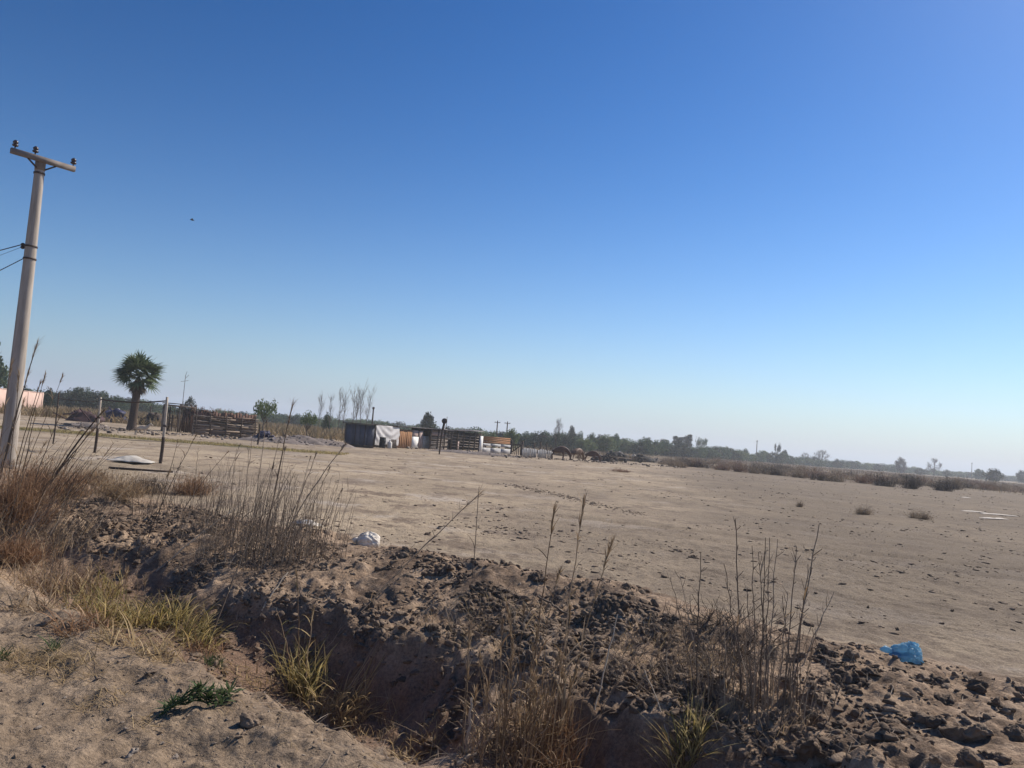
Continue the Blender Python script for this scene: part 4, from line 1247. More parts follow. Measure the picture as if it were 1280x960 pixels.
# flat dark cart
t, L, A, B = front('flat_cart', 'long flat dark cart lying before the scrap heaps', 'cart', (761, 577.5), (789, 579))
b = MB(); b.box((L / 2, .7, .36), (L, 1.4, .10)); b.build('bed', M['roof'], t)
b = MB(); b.box((L / 2, .0, .48), (L, .05, .18)); b.box((L / 2, 1.4, .48), (L, .05, .18)); b.build('side_boards', M['wood_dark'], t)
for x in (L * .3, L * .7):
    for y in (-.1, 1.5):
        b = MB(); b.tube([(x, y - .07, .24), (x, y - .05, .24), (x, y + .05, .24), (x, y + .07, .24)], [.18, .26, .26, .18], 16); b.build('wheel', M['rubber'], t, True)
def tyre(px, yb, label, lean):
    P = G(px, yb)
    t = thing('old_tyre', label, 'tyre', (P[0], P[1], .33), lean)
    b = MB(); n = 24
    a = np.linspace(0, 2 * PI, n, endpoint=False); s = np.linspace(0, 2 * PI, 10, endpoint=False)
    rr = .24 + .10 * np.cos(s)
    V = np.stack([np.cos(a)[:, None] * rr[None], np.broadcast_to(.10 * np.sin(s)[None], (n, 10)), np.sin(a)[:, None] * rr[None]], -1).reshape(-1, 3)
    i = np.arange(n)[:, None]; j = np.arange(10)[None]
    F = np.stack([i * 10 + j, ((i + 1) % n) * 10 + j, ((i + 1) % n) * 10 + (j + 1) % 10, i * 10 + (j + 1) % 10], -1).reshape(-1, 4)
    b.add(V, F); b.build('casing', M['rubber'], t, True)
tyre(757, 577.5, 'old black tyre standing at the left end of the flat cart', .2)
tyre(800, 578.5, 'old black tyre leaning at the right end of the flat cart', -.3)

# planks on the ground, loose sheets
def plank(px, yb, ln, ang, label, m='wood_pale', w=.2):
    P = G(px, yb)
    o = MB(); o.box((0, 0, .05), (ln, w, .05), jit=.006)
    ob = o.build('loose_plank', M[m], None, False, (P[0], P[1], h1(P[0], P[1])))
    ob.rotation_euler = (0, 0, ang); tag(ob, label, 'plank')
plank(112, 531, 2.6, .1, 'pale plank lying before the junk heap left of the palm')
plank(150, 536, 4.2, .12, 'long dark plank on the ground left of the palm foot', 'wood_dark')
plank(107, 530, 1.5, -.4, 'dark plank tilted before the reddish junk heap', 'wood_dark')
plank(176, 589, 1.6, .25, 'long thin dark pole lying behind the white sheet panel', 'wood_dark', .03)
def sheet(name, label, P, lx, ly, rot, m, amp=.05, seed=1):
    nu2, nv2 = 30, 20
    u, v = np.meshgrid(np.linspace(-.5, .5, nu2), np.linspace(-.5, .5, nv2), indexing='ij')
    ed = 1 + .22 * fbm(u * 3 + seed, v * 3, 200 + seed, 3)
    z = .03 + amp * (np.cos(np.clip(np.abs(u) * 2, 0, 1) * PI / 2) * np.cos(np.clip(np.abs(v) * 2, 0, 1) * PI / 2) * 1.1 + .25 * fbm(u * 4 + seed, v * 4, 210 + seed, 3))
    V = np.stack([u * lx * ed, v * ly * ed, np.maximum(z, .012)], -1).reshape(-1, 3)
    i = np.arange(nu2 - 1)[:, None] * nv2; j = np.arange(nv2 - 1)[None]
    F = np.stack([i + j, i + nv2 + j, i + nv2 + j + 1, i + j + 1], -1).reshape(-1, 4)
    o = link_mesh(name, np_mesh(name, V, F, True), M[m], None, (P[0], P[1], h1(P[0], P[1])))
    o.rotation_euler = (0, 0, rot)
    md = o.modifiers.new('thick', 'SOLIDIFY'); md.thickness = .01
    return tag(o, label, 'sheet')
sheet('bulged_panel', 'pale bulged white sheet lying on the ground behind the tumbleweeds', GH(165, 578), 1.2, .8, .2, 'sheet_grey', .15, 1)
for k, (px, py, lx, ly, lb) in enumerate([(1218, 640, 1.1, .26, 'left one of two long white plastic sheets at the right of the field'),
        (1248, 644, 1.8, .3, 'longest white plastic sheet at the right of the field'),
        (1237, 649, .8, .22, 'nearest small white plastic sheet at the right of the field'),
        (1207, 622, .9, .3, 'farthest small white plastic sheet near the end of the shrub belt'),
        (1250, 649.5, .6, .3, 'tiny white scrap right of the nearest white sheet')]):
    sheet('plastic_sheet', lb, G(px, py), lx, ly, .1 * k, 'white_sack', .03, k + 4)
sheet('buried_board', 'whitish board edge showing from the bank left of the white sack', GH(383, 657), .50, .22, -.6, 'white_sack', .07, 11)

N = 1300
px_ = rng.uniform(70, 860, N); V_, F_ = [], []
b = MB()
for q in px_:
    dd_ = ray(q, 545); yy0 = np.interp(q, [70, 160, 240, 330, 430, 530, 640, 720, 860], [50, 52, 55, 58, 62, 74, 70, 75, 84]) + rng.normal(0, 2.2)
    c = np.array([dd_[0] / dd_[1] * yy0, yy0, rng.uniform(.02, .10)])
    e = .022 * math.exp(min(1.7, rng.exponential(.6)))
    b.box(c, (e * rng.uniform(.8, 4), e * rng.uniform(.6, 2), e * rng.uniform(.4, 1.4)), rot=Matrix.Rotation(rng.random() * 6.28, 3, 'Z') @ Matrix.Rotation(rng.normal(0, .4), 3, 'X'), jit=e * .08)
lm = leaf_mat('yard_litter_mix', [(.05, .042, .038), (.16, .12, .09), (.26, .21, .17), (.08, .06, .048), (.34, .29, .25), (.11, .07, .055)], 0)
tag(b.build('yard_litter', lm), 'scraps and broken wood strewn in front of the pens and shacks', 'litter', None, 'stuff')
# bags in the foreground
P = GH(460, 682)
t = sack('rubbish_sack', 'dirty white woven sack lying on the bank edge', 'sack', 0, 0, .31, .18, M['white_sack'], .1, P=P, crease=.5, seed=12)
b = MB(); b.tube([(-.13, -.02, .075), (-.165, -.04, .085), (-.20, -.05, .05)], [.035, .022, .04], 10); b.build('tied_mouth', M['white_sack'], t, True)

def bag_mat():
    m, nt, out = nodes_of('thin_blue_plastic')
    tc = nn(nt, 'ShaderNodeTexCoord')
    p = nn(nt, 'ShaderNodeBsdfPrincipled', Roughness=.28); p.inputs['Specular IOR Level'].default_value = .5
    tr = nn(nt, 'ShaderNodeBsdfTranslucent')
    c = mixc(nt, noise(nt, tc.outputs['Object'], 9, 4), (.20, .48, .70), (.52, .74, .86))
    nt.links.new(c, p.inputs['Base Color']); nt.links.new(c, tr.inputs[0])
    mx = nn(nt, 'ShaderNodeMixShader'); mx.inputs[0].default_value = .6
    nt.links.new(p.outputs[0], mx.inputs[1]); nt.links.new(tr.outputs[0], mx.inputs[2]); nt.links.new(mx.outputs[0], out.inputs[0])
    b_ = nn(nt, 'ShaderNodeBump', Strength=.8, Distance=.02)
    nt.links.new(noise(nt, tc.outputs['Object'], 22, 5, .6), b_.inputs['Height']); nt.links.new(b_.outputs[0], p.inputs['Normal'])
    return m
M['bag'] = bag_mat()
P = GH(1134, 823)
t = sack('plastic_bag', 'crumpled bright blue plastic bag on the sandy bank', 'bag', 0, 0, .25, .125, M['bag'], -.15, P=P, seed=27)
b = MB(); b.tube([(-.09, -.02, .035), (-.14, -.03, .05), (-.185, -.02, .06), (-.225, -.03, .055)], [.04, .022, .03, .012], 9); b.build('handle', M['bag'], t, True)
b = MB(); b.tube([(-.08, -.05, .02), (-.13, -.07, .025), (-.17, -.06, .02)], [.03, .02, .008], 9); b.build('handle', M['bag'], t, True)

# ------------------------------------------------------------------ animals
def skin_body(name, pts, edges, rad, m, parent, root=0):
    me = bpy.data.meshes.new(name)
    me.from_pydata([tuple(p) for p in pts], edges, [])
    o = link_mesh(name, me, m, parent)
    sk = o.modifiers.new('skin', 'SKIN'); sk.use_smooth_shade = True
    for i, v in enumerate(me.skin_vertices[0].data if me.skin_vertices else []):
        v.radius = rad[i] if isinstance(rad[i], tuple) else (rad[i], rad[i])
    if not me.skin_vertices:
        raise RuntimeError('no skin layer')
    me.skin_vertices[0].data[root].use_root = True
    ss = o.modifiers.new('sub', 'SUBSURF'); ss.levels = 1; ss.render_levels = 2
    return o
def quadruped(name, label, cat, P, rot, s, m, grazing, mane, horse=True):
    t = thing(name, label, cat, (P[0], P[1], P[2]), rot)
    # x forward; shoulder height 1.45 at s = 1
    p, e, r = [], [], []
    def add(x, y, z, rad, to=None):
        p.append((x * s, y * s, z * s)); r.append((rad[0] * s * 1.4, rad[1] * s * 1.4) if isinstance(rad, tuple) else rad * s * 1.1)
        if to is not None: e.append((to, len(p) - 1))
        return len(p) - 1
    pel = add(-.62, 0, 1.14, (.23, .27)); mid = add(-.1, 0, 1.10, (.24, .29), pel); che = add(.42, 0, 1.10, (.22, .31), mid)
    sho = add(.66, 0, 1.18, (.16, .25), che)
    if grazing:
        n1 = add(.95, 0, 1.02, (.10, .16), sho); n2 = add(1.18, 0, .72, (.085, .12), n1); hd = add(1.28, 0, .50, (.08, .12), n2); mz = add(1.30, 0, .26, (.06, .075), hd); tip = add(1.29, 0, .12, (.05, .06), mz)
        ears = [(1.22, .07, .66), (1.22, -.07, .66)]
    else:
        n1 = add(.90, 0, 1.40, (.10, .16), sho); n2 = add(1.10, 0, 1.66, (.085, .12), n1); hd = add(1.24, 0, 1.72, (.08, .12), n2); mz = add(1.44, 0, 1.56, (.06, .075), hd); tip = add(1.54, 0, 1.47, (.05, .055), mz)
        ears = [(1.16, .07, 1.86), (1.16, -.07, 1.86)]
    for sy in (-1, 1):
        a = add(-.66, sy * .16, .90, (.11, .15), pel); b_ = add(-.55, sy * .17, .74, .085, a); c = add(-.74, sy * .17, .46, .05, b_); d_ = add(-.70 + .05 * sy, sy * .17, .12, .038, c); add(-.66 + .05 * sy, sy * .17, .03, .055, d_)
        a = add(.46, sy * .15, .84, (.085, .11), che); b_ = add(.50, sy * .15, .48, .055, a); c = add(.48 + .04 * sy, sy * .15, .12, .038, b_); add(.51 + .04 * sy, sy * .15, .03, .052, c)
    skin_body('body', p, e, r, m, t)
    for q in ears:
        b = MB(); q = np.array(q) * s; b.tube([q, q + np.array([.0, 0, .10 * s])], [.03 * s, .004], 6); b.build('ear', m, t, True)
    b = MB(); b.tube(np.array([(-.84, 0, 1.26), (-.95, 0, 1.15), (-.98, 0, .9), (-.95, 0, .55 if horse else .8)]) * s, np.array([.035, .05, .065, .02]) * s, 8); b.build('tail', mane, t, True)
    if horse:
        pr = [p[3], p[4], p[5], p[6]]
        b = MB()
        for k in range(3):
            for q in np.linspace(0, 1, 6):
                c = np.array(pr[k]) * (1 - q) + np.array(pr[k + 1]) * q + np.array([-.03 if grazing else -.08, 0, .13 if grazing else .06]) * s
                b.tube([c, c + np.array([0, .07, -.05]) * s, c + np.array([-.02, .11, -.20]) * s], [.02 * s, .03 * s, .006], 5)
        b.build('mane', mane, t, True)
    return t
quadruped('horse', 'dark bay horse grazing with lowered head at the right end of the white fence', 'horse', G(698, 574.5), -.15, .88, M['horse_brown'], True, M['hair_dark'])
quadruped('horse', 'chestnut horse with lowered head standing between the bay horse and the scrap', 'horse', G(720, 576), .75, .84, M['horse_tan'], True, M['hair_dark'])
quadruped('horse', 'small dark brown horse grazing just right of the chestnut one', 'horse', G(738, 577.5), -.3, .74, M['horse_brown'], True, M['hair_dark'])
quadruped('dog', 'cream and brown dog standing right of the palm foot', 'dog', G(176, 544), .2, .42, M['cream_coat'], False, M['cream_coat'], False)
# bird in the sky
P = D(240, 275, 60)
t = thing('bird', 'tiny dark bird flying high in the blue sky', 'bird', P, .6)
b = MB(); b.tube([(-.16, 0, 0), (-.05, 0, .0), (.08, 0, .0), (.15, 0, .02), (.19, 0, .02)], [.01, .04, .045, .03, .006], 10); b.build('body', M['black'], t, True)
for sy in (-1, 1):
    b = MB(); V = np.array([(-.07, 0, .02), (.07, 0, .02), (.03, .17 * sy, .09), (-.07, .17 * sy, .09), (-.09, .34 * sy, .04)]); b.add(V, [[0, 1, 2, 3]]); b.add(V[2:], [[0, 1, 2]])
    o = b.build('wing', M['black'], t); o.modifiers.new('thick', 'SOLIDIFY').thickness = .008

# ------------------------------------------------------------------ foreground plants
class Plant:
    def __init__(self, name, label, px, py, cat='plant', group=None):
        self.o = GH(px, py)
        self.t = thing(name, label, cat, self.o, 0, group)
        self.st, self.lv, self.sh = [[], [], 0], [[], [], 0], [[], [], 0]
    def _add(self, k, V, F):
        k[0].append(V - self.o); k[1].append(F + k[2]); k[2] += len(V)
    def stalk(self, b, tp, r=.006, plume=0.0, dy=0.0, leaves=0, r1=None, bow=.45, twigs=0):
        B = GH(*b); T = D(tp[0], tp[1], B[1] + dy)
        q = np.linspace(0, 1, 12)[:, None]
        c = B + (T - B) * np.array([bow, bow, .58])
        P = (1 - q) ** 2 * B + 2 * q * (1 - q) * c + q ** 2 * T
        P[1:-1] += rng.normal(0, .004, (10, 3))
        P[0] -= (P[1] - P[0]) * .3
        V, F = tubes(P[None], np.array([r]), np.array([r1 or r * .45]), 5); self._add(self.st, V, F)
        ax = math.atan2(T[1] - B[1], T[0] - B[0])
        if leaves:
            s = rng.uniform(.15, .85, leaves); ix = s * 11
            base = np.column_stack([np.interp(s, q[:, 0], P[:, k]) for k in range(3)])
            LL = curves(base, rng.random(leaves) * 6.28, rng.uniform(.12, .32, leaves), rng.uniform(.2, .8, leaves), rng.uniform(.4, 1.9, leaves), 5)
            V, F = ribbons(LL, rng.uniform(.008, .018, leaves), rng.random(leaves) * PI); self._add(self.lv, V, F)
        if twigs:
            s = rng.uniform(.35, .97, twigs)
            base = np.column_stack([np.interp(s, q[:, 0], P[:, k]) for k in range(3)])
            LL = curves(base, rng.random(twigs) * 6.28, rng.uniform(.02, .10, twigs), rng.uniform(.3, 1.1, twigs), rng.uniform(-.5, .1, twigs), 3)
            V, F = tubes(LL, np.full(twigs, r * .45), np.full(twigs, r * .3), 4); self._add(self.st, V, F)
        if plume > 0:
            n = 46
            s = 1 - rng.random(n) ** 1.3 * min(.5, plume / np.linalg.norm(T - B))
            base = np.column_stack([np.interp(s, q[:, 0], P[:, k]) for k in range(3)])
            dr = (P[-1] - P[-4]); dr /= np.linalg.norm(dr)
            th0 = math.acos(max(-1, min(1, dr[2]))); ph = math.atan2(dr[1], dr[0])
            LL = curves(base, ph + rng.normal(0, .9, n), plume * rng.uniform(.25, .6, n), np.abs(th0 + rng.normal(.05, .22, n)), rng.uniform(0, .35, n), 4)
            V, F = ribbons(LL, np.full(n, .0075), rng.random(n) * PI); self._add(self.sh, V, F)
        return P
    def tuft(self, n, rad, L, w, lean=(0, .5), bend=(.3, 1.6), at=None, aim=None, segs=6):
        c = self.o if at is None else GH(*at)
        a = rng.random(n) * 6.28; rr = rad * np.sqrt(rng.random(n))
        x = c[0] + rr * np.cos(a); y = c[1] + rr * np.sin(a)
        z = H(x, y) - .01
        phi = rng.random(n) * 6.28 if aim is None else rng.normal(aim[0], aim[1], n)
        P = curves(np.column_stack([x, y, z]), phi, rng.uniform(*L, n), rng.uniform(*lean, n), rng.uniform(*bend, n), segs)
        g = H(P[..., 0], P[..., 1]) + .004
        P[..., 2] = np.maximum(P[..., 2], g)
        V, F = ribbons(P, rng.uniform(.5, 1.3, n) * w, rng.random(n) * PI); self._add(self.lv, V, F)
    def stems(self, n, rad, L, r, lean=(0, .25), bend=(-.1, .5), at=None, aim=None, twist=.04, ry=None):
        c = self.o if at is None else GH(*at)
        a = rng.random(n) * 6.28; rr = np.sqrt(rng.random(n))
        x = c[0] + rad * rr * np.cos(a); y = c[1] + (ry or rad) * rr * np.sin(a)
        z = H(x, y) - .02
        phi = rng.random(n) * 6.28 if aim is None else rng.normal(aim[0], aim[1], n)
        th = rng.uniform(*lean, n); bd = rng.uniform(*bend, n); br = rng.random(n) < .16
        th[br] += rng.uniform(.4, 1.1, br.sum()); bd[br] += rng.uniform(0, .8, br.sum())
        P = curves(np.column_stack([x, y, z]), phi, rng.uniform(*L, n), th, bd, 7, 1.2, twist + .04)
        P[..., 2] = np.maximum(P[..., 2], H(P[..., 0], P[..., 1]) - .02)
        V, F = tubes(P, r * rng.uniform(.6, 1.4, n), r * rng.uniform(.25, .5, n), 4); self._add(self.st, V, F)
        return P
    def twigs(self, P, n, L, r):
        i = rng.integers(0, len(P), n); k = rng.integers(2, P.shape[1], n)
        LL = curves(P[i, k], rng.random(n) * 6.28, rng.uniform(*L, n), rng.uniform(.2, 1.2, n), rng.uniform(-.6, .3, n), 3)
        V, F = tubes(LL, np.full(n, r), np.full(n, r * .6), 3); self._add(self.st, V, F)
    def plumes(self, P, frac, size, w=.007):
        m = rng.random(len(P)) < frac
        for p in P[m]:
            n = 26; s = p[-1] - (p[-1] - p[-3]) * rng.random(n)[:, None] * .8
            dr = p[-1] - p[-2]; th0 = math.acos(max(-1, min(1, dr[2] / np.linalg.norm(dr)))); ph = math.atan2(dr[1], dr[0])
            LL = curves(s, ph + rng.normal(0, .9, n), size * rng.uniform(.3, .8, n), np.abs(th0 + rng.normal(0, .22, n)), rng.uniform(0, .4, n), 4)
            V, F = ribbons(LL, np.full(n, w), rng.random(n) * PI); self._add(self.sh, V, F)
    def done(self, ms='greybrown', ml='straw', mh='brown'):
        for nm, k, m in (('stalks', self.st, ms), ('blades', self.lv, ml), ('seed_heads', self.sh, mh)):
            if k[0]:
                link_mesh(nm, np_mesh(nm, np.concatenate(k[0]), np.concatenate(k[1])), LF[m], self.t)

# tall reeds at the left edge
p = Plant('reed_clump', 'tall dead reed clump leaning over the left edge before the pole', 18, 640, 'reeds')
for b, tp, r, pl, lv in [((2, 590), (47, 428), .017, .42, 6), ((0, 600), (30, 500), .009, .22, 5), ((6, 640), (50, 480), .009, .18, 5), ((10, 640), (56, 470), .007, .2, 4),
                         ((2, 680), (78, 470), .006, .12, 4), ((28, 650), (75, 520), .008, .1, 6), ((18, 640), (44, 520), .011, .15, 8), ((4, 660), (24, 470), .007, .3, 6),
                         ((35, 655), (100, 540), .007, .1, 6), ((-12, 640), (14, 455), .010, .3, 6), ((-25, 640), (-5, 450), .010, .3, 5), ((-8, 620), (36, 465), .008, .25, 6)]:
    p.stalk(b, tp, r, pl, 0, lv)
P_ = p.stems(110, .8, (.5, 1.4), .0055, (.15, .55), (.1, .5), aim=(.1, .5)); p.plumes(P_, .12, .20)
p.tuft(190, .8, (.3, .8), .013, (.1, .7), (.3, 1.4), aim=(0, 1.2)); p.done('dark', 'brown', 'brown')
p = Plant('reed_stalk', 'thick dark dead stalk slanting up to the right of the left reeds', 60, 612, 'reeds')
p.stalk((52, 622), (131, 512), .022, .25, .1, 4, twigs=7); p.stalk((40, 640), (122, 532), .014, .3, .1, 5); p.stalk((70, 608), (112, 540), .010, .1, 0, 3, twigs=5); p.done('dark', 'brown', 'brown')
p = Plant('reed_clump', 'grey dead reeds filling the slope below the left reeds', 45, 690, 'reeds')
P_ = p.stems(130, .75, (.4, 1.0), .0045, (.15, .6), (.1, .6), aim=(.2, .7)); p.tuft(240, .75, (.25, .6), .010, (.1, .8), (.4, 1.5)); p.done('greybrown', 'brown', 'brown')

# russet tumbleweeds along the far bank
def tumble(px, py, w, h, mname, label, n=480, name='tumbleweed'):
    o = GH(px, py)
    base = o + np.column_stack([rng.normal(0, w * .10, n), rng.normal(0, w * .10, n), np.full(n, 0)])
    P = curves(base, rng.random(n) * 6.28, rng.uniform(.45, 1.0, n) * w * .56, rng.uniform(.0, 1.5, n), rng.normal(.1, .5, n), 6, 1, .3)
    P[..., 2] = o[2] + (P[..., 2] - o[2]) * h / (w * .56)
    P[..., 2] = np.maximum(P[..., 2], H(P[..., 0], P[..., 1]))
    V, F = ribbons(P, np.full(n, .010), rng.random(n) * PI)
    k = n * 6
    e = P[rng.integers(0, n, k), rng.integers(2, 7, k)]
    L2 = curves(e, rng.random(k) * 6.28, rng.uniform(.03, .12, k), rng.uniform(.1, 1.7, k), rng.normal(0, .5, k), 2)
    v2, f2 = ribbons(L2, np.full(k, .009), rng.random(k) * PI)
    ob = link_mesh(name, np_mesh(name, np.concatenate([V, v2]) - o, np.concatenate([F, f2 + len(V)])), LF[mname], None, o)
    return tag(ob, label, 'bush')
tumble(18, 655, 1.6, .95, 'russet', 'russet dead tumbleweed, leftmost at the foot of the left reeds', 800)
tumble(48, 618, 1.3, .75, 'russet', 'russet dead tumbleweed behind the left reeds')
tumble(88, 622, 1.1, .62, 'russet', 'orange russet tumbleweed right of the left reeds')
tumble(150, 622, 1.5, .42, 'brown', 'low brown dead bush between the orange tumbleweed and the reeds')
tumble(182, 616, 1.0, .36, 'dark', 'low dark dead bush in front of the bulged white panel')
tumble(240, 618, 1.2, .42, 'russet', 'low orange dead bush behind the grey stalk thicket', 600)
tumble(118, 606, 1.0, .35, 'brown', 'brown dead bush right behind the orange tumbleweed', 500)
tumble(20, 705, .9, .35, 'russet', 'small russet tumbleweed on the near lip at the left edge', 500)

# grey stalk thicket in the middle left
p = Plant('stalk_thicket', 'thicket of thin grey dead stalks on the bank left of the white sack', 325, 690, 'dry stalks')
for b, tp, r, pl in [((330, 690), (365, 508), .012, .30), ((318, 690), (350, 545), .007, 0), ((345, 690), (432, 555), .010, .16), ((352, 700), (395, 568), .006, .08), ((300, 670), (318, 528), .005, 0), ((312, 690), (333, 528), .007, .10),
                     ((282, 670), (296, 560), .005, 0), ((322, 700), (342, 580), .006, .1), ((300, 690), (312, 560), .006, 0), ((338, 700), (356, 560), .006, .1), ((265, 660), (300, 556), .005, .06),
                     ((345, 680), (368, 590), .005, 0), ((360, 690), (388, 572), .006, .06), ((372, 690), (412, 585), .006, .08), ((270, 680), (262, 580), .004, 0), ((292, 660), (285, 577), .004, 0), ((384, 695), (428, 612), .004, .05)]:
    p.stalk(b, tp, r, pl, rng.normal(0, .15), 2, twigs=4)
for (ax, ay, n) in ((300, 690, 120), (345, 700, 130), (270, 670, 90), (375, 700, 70), (318, 668, 80)):
    P_ = p.stems(n, .55, (.35, 1.05), .0036, (0, .22), (-.1, .35), at=(ax, ay), aim=(0, 1.3)); p.twigs(P_, n * 2, (.03, .12), .0022)
p.tuft(420, .95, (.1, .32), .007, (0, .9), (0, 1.2)); p.done('greybrown', 'greybrown', 'greybrown')
p = Plant('stalk_thicket', 'thin dead stalks on the bank between the tumbleweeds and the grey thicket', 215, 640, 'dry stalks')
for b, tp, r, pl in [((185, 672), (245, 545), .006, .1), ((195, 660), (222, 552), .006, .05), ((205, 655), (228, 570), .005, 0), ((240, 640), (248, 560), .004, 0), ((218, 650), (217, 580), .004, 0), ((170, 700), (212, 590), .006, .1), ((228, 640), (285, 565), .005, .08)]:
    p.stalk(b, tp, r, pl, 0, 2, twigs=4)
P_ = p.stems(90, .8, (.2, .7), .0035, (0, .5), (-.1, .5)); p.twigs(P_, 160, (.03, .10), .002); p.done('dark', 'brown', 'brown')
# fallen pale reeds
p = Plant('fallen_reed', 'pale fallen reed lying slanted across the grey bank', 205, 715, 'reeds')
p.stalk((198, 712), (302, 630), .010, 0, .7, 0, .005, .5); p.done('pale')
p = Plant('fallen_reed', 'grey fallen reed slanting from the ditch up beside the thicket', 268, 790, 'reeds')
p.stalk((262, 806), (318, 660), .008, .1, .5, 0, .004, .5); p.stalk((291, 745), (301, 788), .004, 0, -.3, 0); p.done('greybrown')
p = Plant('fallen_reed', 'short pale broken reed by the straw coloured grass', 330, 760, 'reeds')
p.stalk((328, 762), (360, 715), .009, 0, .3, 0, .006, .5); p.done('pale')
p = Plant('leaning_reed', 'long brown reed leaning to the right over the clods', 432, 785, 'reeds')
p.stalk((428, 790), (600, 617), .009, .42, 1.6, 2, .005, .52, twigs=6); p.done('greybrown', 'brown', 'brown')
p = Plant('dry_stalk', 'single thin upright stalk on the bank behind the leaning reed', 591, 722, 'reeds')
p.stalk((591, 722), (599, 608), .005, 0, 0, 1, .003, twigs=4); p.done('greybrown', 'brown')
p = Plant('dry_stalk', 'small thin stalk right of the grey thicket and left of the sack', 414, 662, 'reeds')
p.stalk((414, 662), (427, 612), .005, 0, 0, 1, .003, twigs=2); p.done('greybrown', 'brown')

# yellow green grass on the near lip
p = Plant('grass_tussock', 'brown dry grass tussock, leftmost along the near ditch lip', 72, 742, 'grass tussock')
p.tuft(300, .36, (.18, .55), .015, (0, .6), (.3, 1.9)); p.tuft(120, .28, (.1, .4), .010, (.2, .9), (.4, 1.6), at=(20, 728)); P_ = p.stems(26, .3, (.4, .75), .004, (0, .25), (0, .4)); p.plumes(P_, .5, .12); p.done('greybrown', 'brown', 'brown')
p = Plant('grass_tussock', 'big yellow green grass tussock on the near ditch lip', 135, 772, 'grass tussock')
for ax, ay, n in ((110, 765, 170), (150, 782, 230), (185, 782, 170), (130, 745, 120)):
    p.tuft(int(n * .8), .22, (.16, .46), .017, (0, .7), (.4, 2.0), at=(ax, ay))
P_ = p.stems(40, .35, (.3, .7), .004, (0, .3), (0, .5)); p.plumes(P_, .4, .12); p.done('brown', 'yellow', 'brown')
p = Plant('grass_tussock', 'straw coloured drooping grass at the right end of the near tussocks', 222, 790, 'grass tussock')
for ax, ay, n in ((215, 778, 150), (238, 795, 150), (250, 808, 90)):
    p.tuft(n, .17, (.14, .42), .014, (.1, 1.0), (.6, 2.0), at=(ax, ay), aim=(-.2, 1.2))
p.done('brown', 'yellow')
p = Plant('grass_tussock', 'small bright green grass tuft at the ditch corner', 267, 832, 'grass tussock')
p.tuft(90, .08, (.06, .16), .008, (0, .8), (.2, 1.2)); p.done('brown', 'weed')
p = Plant('grass_tussock', 'orange dead grass under the straw coloured drooping grass', 255, 815, 'grass tussock')
p.tuft(160, .16, (.08, .25), .007, (.3, 1.2), (.3, 1.4)); p.done('brown', 'russet')
p = Plant('grass_tussock', 'tall yellow grass standing out of the ditch in the lower left', 378, 868, 'grass tussock')
for ax, ay, n in ((376, 866, 150), (362, 850, 60), (392, 875, 60)):
    p.tuft(int(n * .7), .11, (.20, .52), .016, (0, .5), (.3, 2.0), at=(ax, ay))
p.stalk((374, 866), (370, 715), .006, .12, 0, 4); p.stalk((380, 868), (392, 760), .005, .08, 0, 3); p.stalk((370, 866), (345, 760), .005, 0, 0, 3); p.done('brown', 'yellow', 'brown')
p = Plant('grass_tussock', 'straw grass drooping over the ditch edge right of the tall yellow grass', 425, 890, 'grass tussock')
for ax, ay, n in ((408, 885, 110), (428, 892, 120), (440, 900, 70)):
    p.tuft(n, .13, (.14, .36), .015, (.2, 1.1), (.5, 2.0), at=(ax, ay), aim=(.0, 1.3))
p.done('brown', 'straw')
p = Plant('grass_tussock', 'fine dead grass at the ditch edge near the bottom middle', 470, 918, 'grass tussock')
p.tuft(170, .20, (.05, .16), .006, (.2, 1.2), (.2, 1.2)); p.done('brown', 'straw')
for (px, py, n, ll, mm, lb) in [(48, 762, 90, (.10, .34), 'brown', 'ragged brown grass hanging over the lip below the leftmost tussock'), (105, 782, 110, (.10, .30), 'russet', 'ragged reddish dead grass on the lip below the big tussock'),
        (158, 800, 110, (.10, .32), 'straw', 'ragged straw grass on the lip below the right side of the big tussock'), (205, 816, 100, (.08, .26), 'straw', 'low ragged straw grass on the lip left of the bright green tuft'),
        (300, 845, 60, (.05, .18), 'straw', 'thin dry grass on the bare lip right of the bright green tuft'), (345, 868, 60, (.05, .20), 'straw', 'thin dry grass on the lip left of the tall yellow grass'), (520, 935, 90, (.05, .22), 'straw', 'sparse dry grass on the lip at the bottom left of the reed grass')]:
    p = Plant('grass_tussock', lb, px, py, 'grass tussock')
    p.tuft(n, .20, ll, .013, (.1, 1.2), (.4, 2.0)); p.tuft(n, .26, (.03, .12), .007, (.4, 1.5), (.1, 1.2)); p.done('brown', mm)
# flat dead patches on the verge
p = Plant('straw_patch', 'flat patch of orange dead grass on the verge at the left edge', 40, 830, 'dead grass')
for ax, ay, n in ((20, 822, 150), (55, 826, 150), (85, 832, 130), (100, 846, 80), (30, 840, 80)):
    p.tuft(n, .16, (.06, .20), .006, (.5, 1.5), (.2, 1.2), at=(ax, ay))
p.done('brown', 'straw')
p = Plant('straw_patch', 'small flat patch of orange dead grass in the middle of the verge', 130, 872, 'dead grass')
p.tuft(120, .13, (.05, .15), .005, (.7, 1.6), (.1, .8)); p.tuft(60, .10, (.05, .14), .005, (.7, 1.6), (.1, .8), at=(185, 905)); p.done('brown', 'straw')
p = Plant('grass_tussock', 'small green weed growing in the flat straw patch at the left', 68, 812, 'weed')
p.tuft(34, .04, (.07, .20), .012, (.1, .9), (.3, 1.3)); p.done('brown', 'weed')
p = Plant('grass_tussock', 'tiny green weed at the left edge beside the flat straw patch', 3, 820, 'weed')
p.tuft(30, .05, (.05, .12), .012, (.1, .9), (.3, 1.3)); p.done('brown', 'weed')
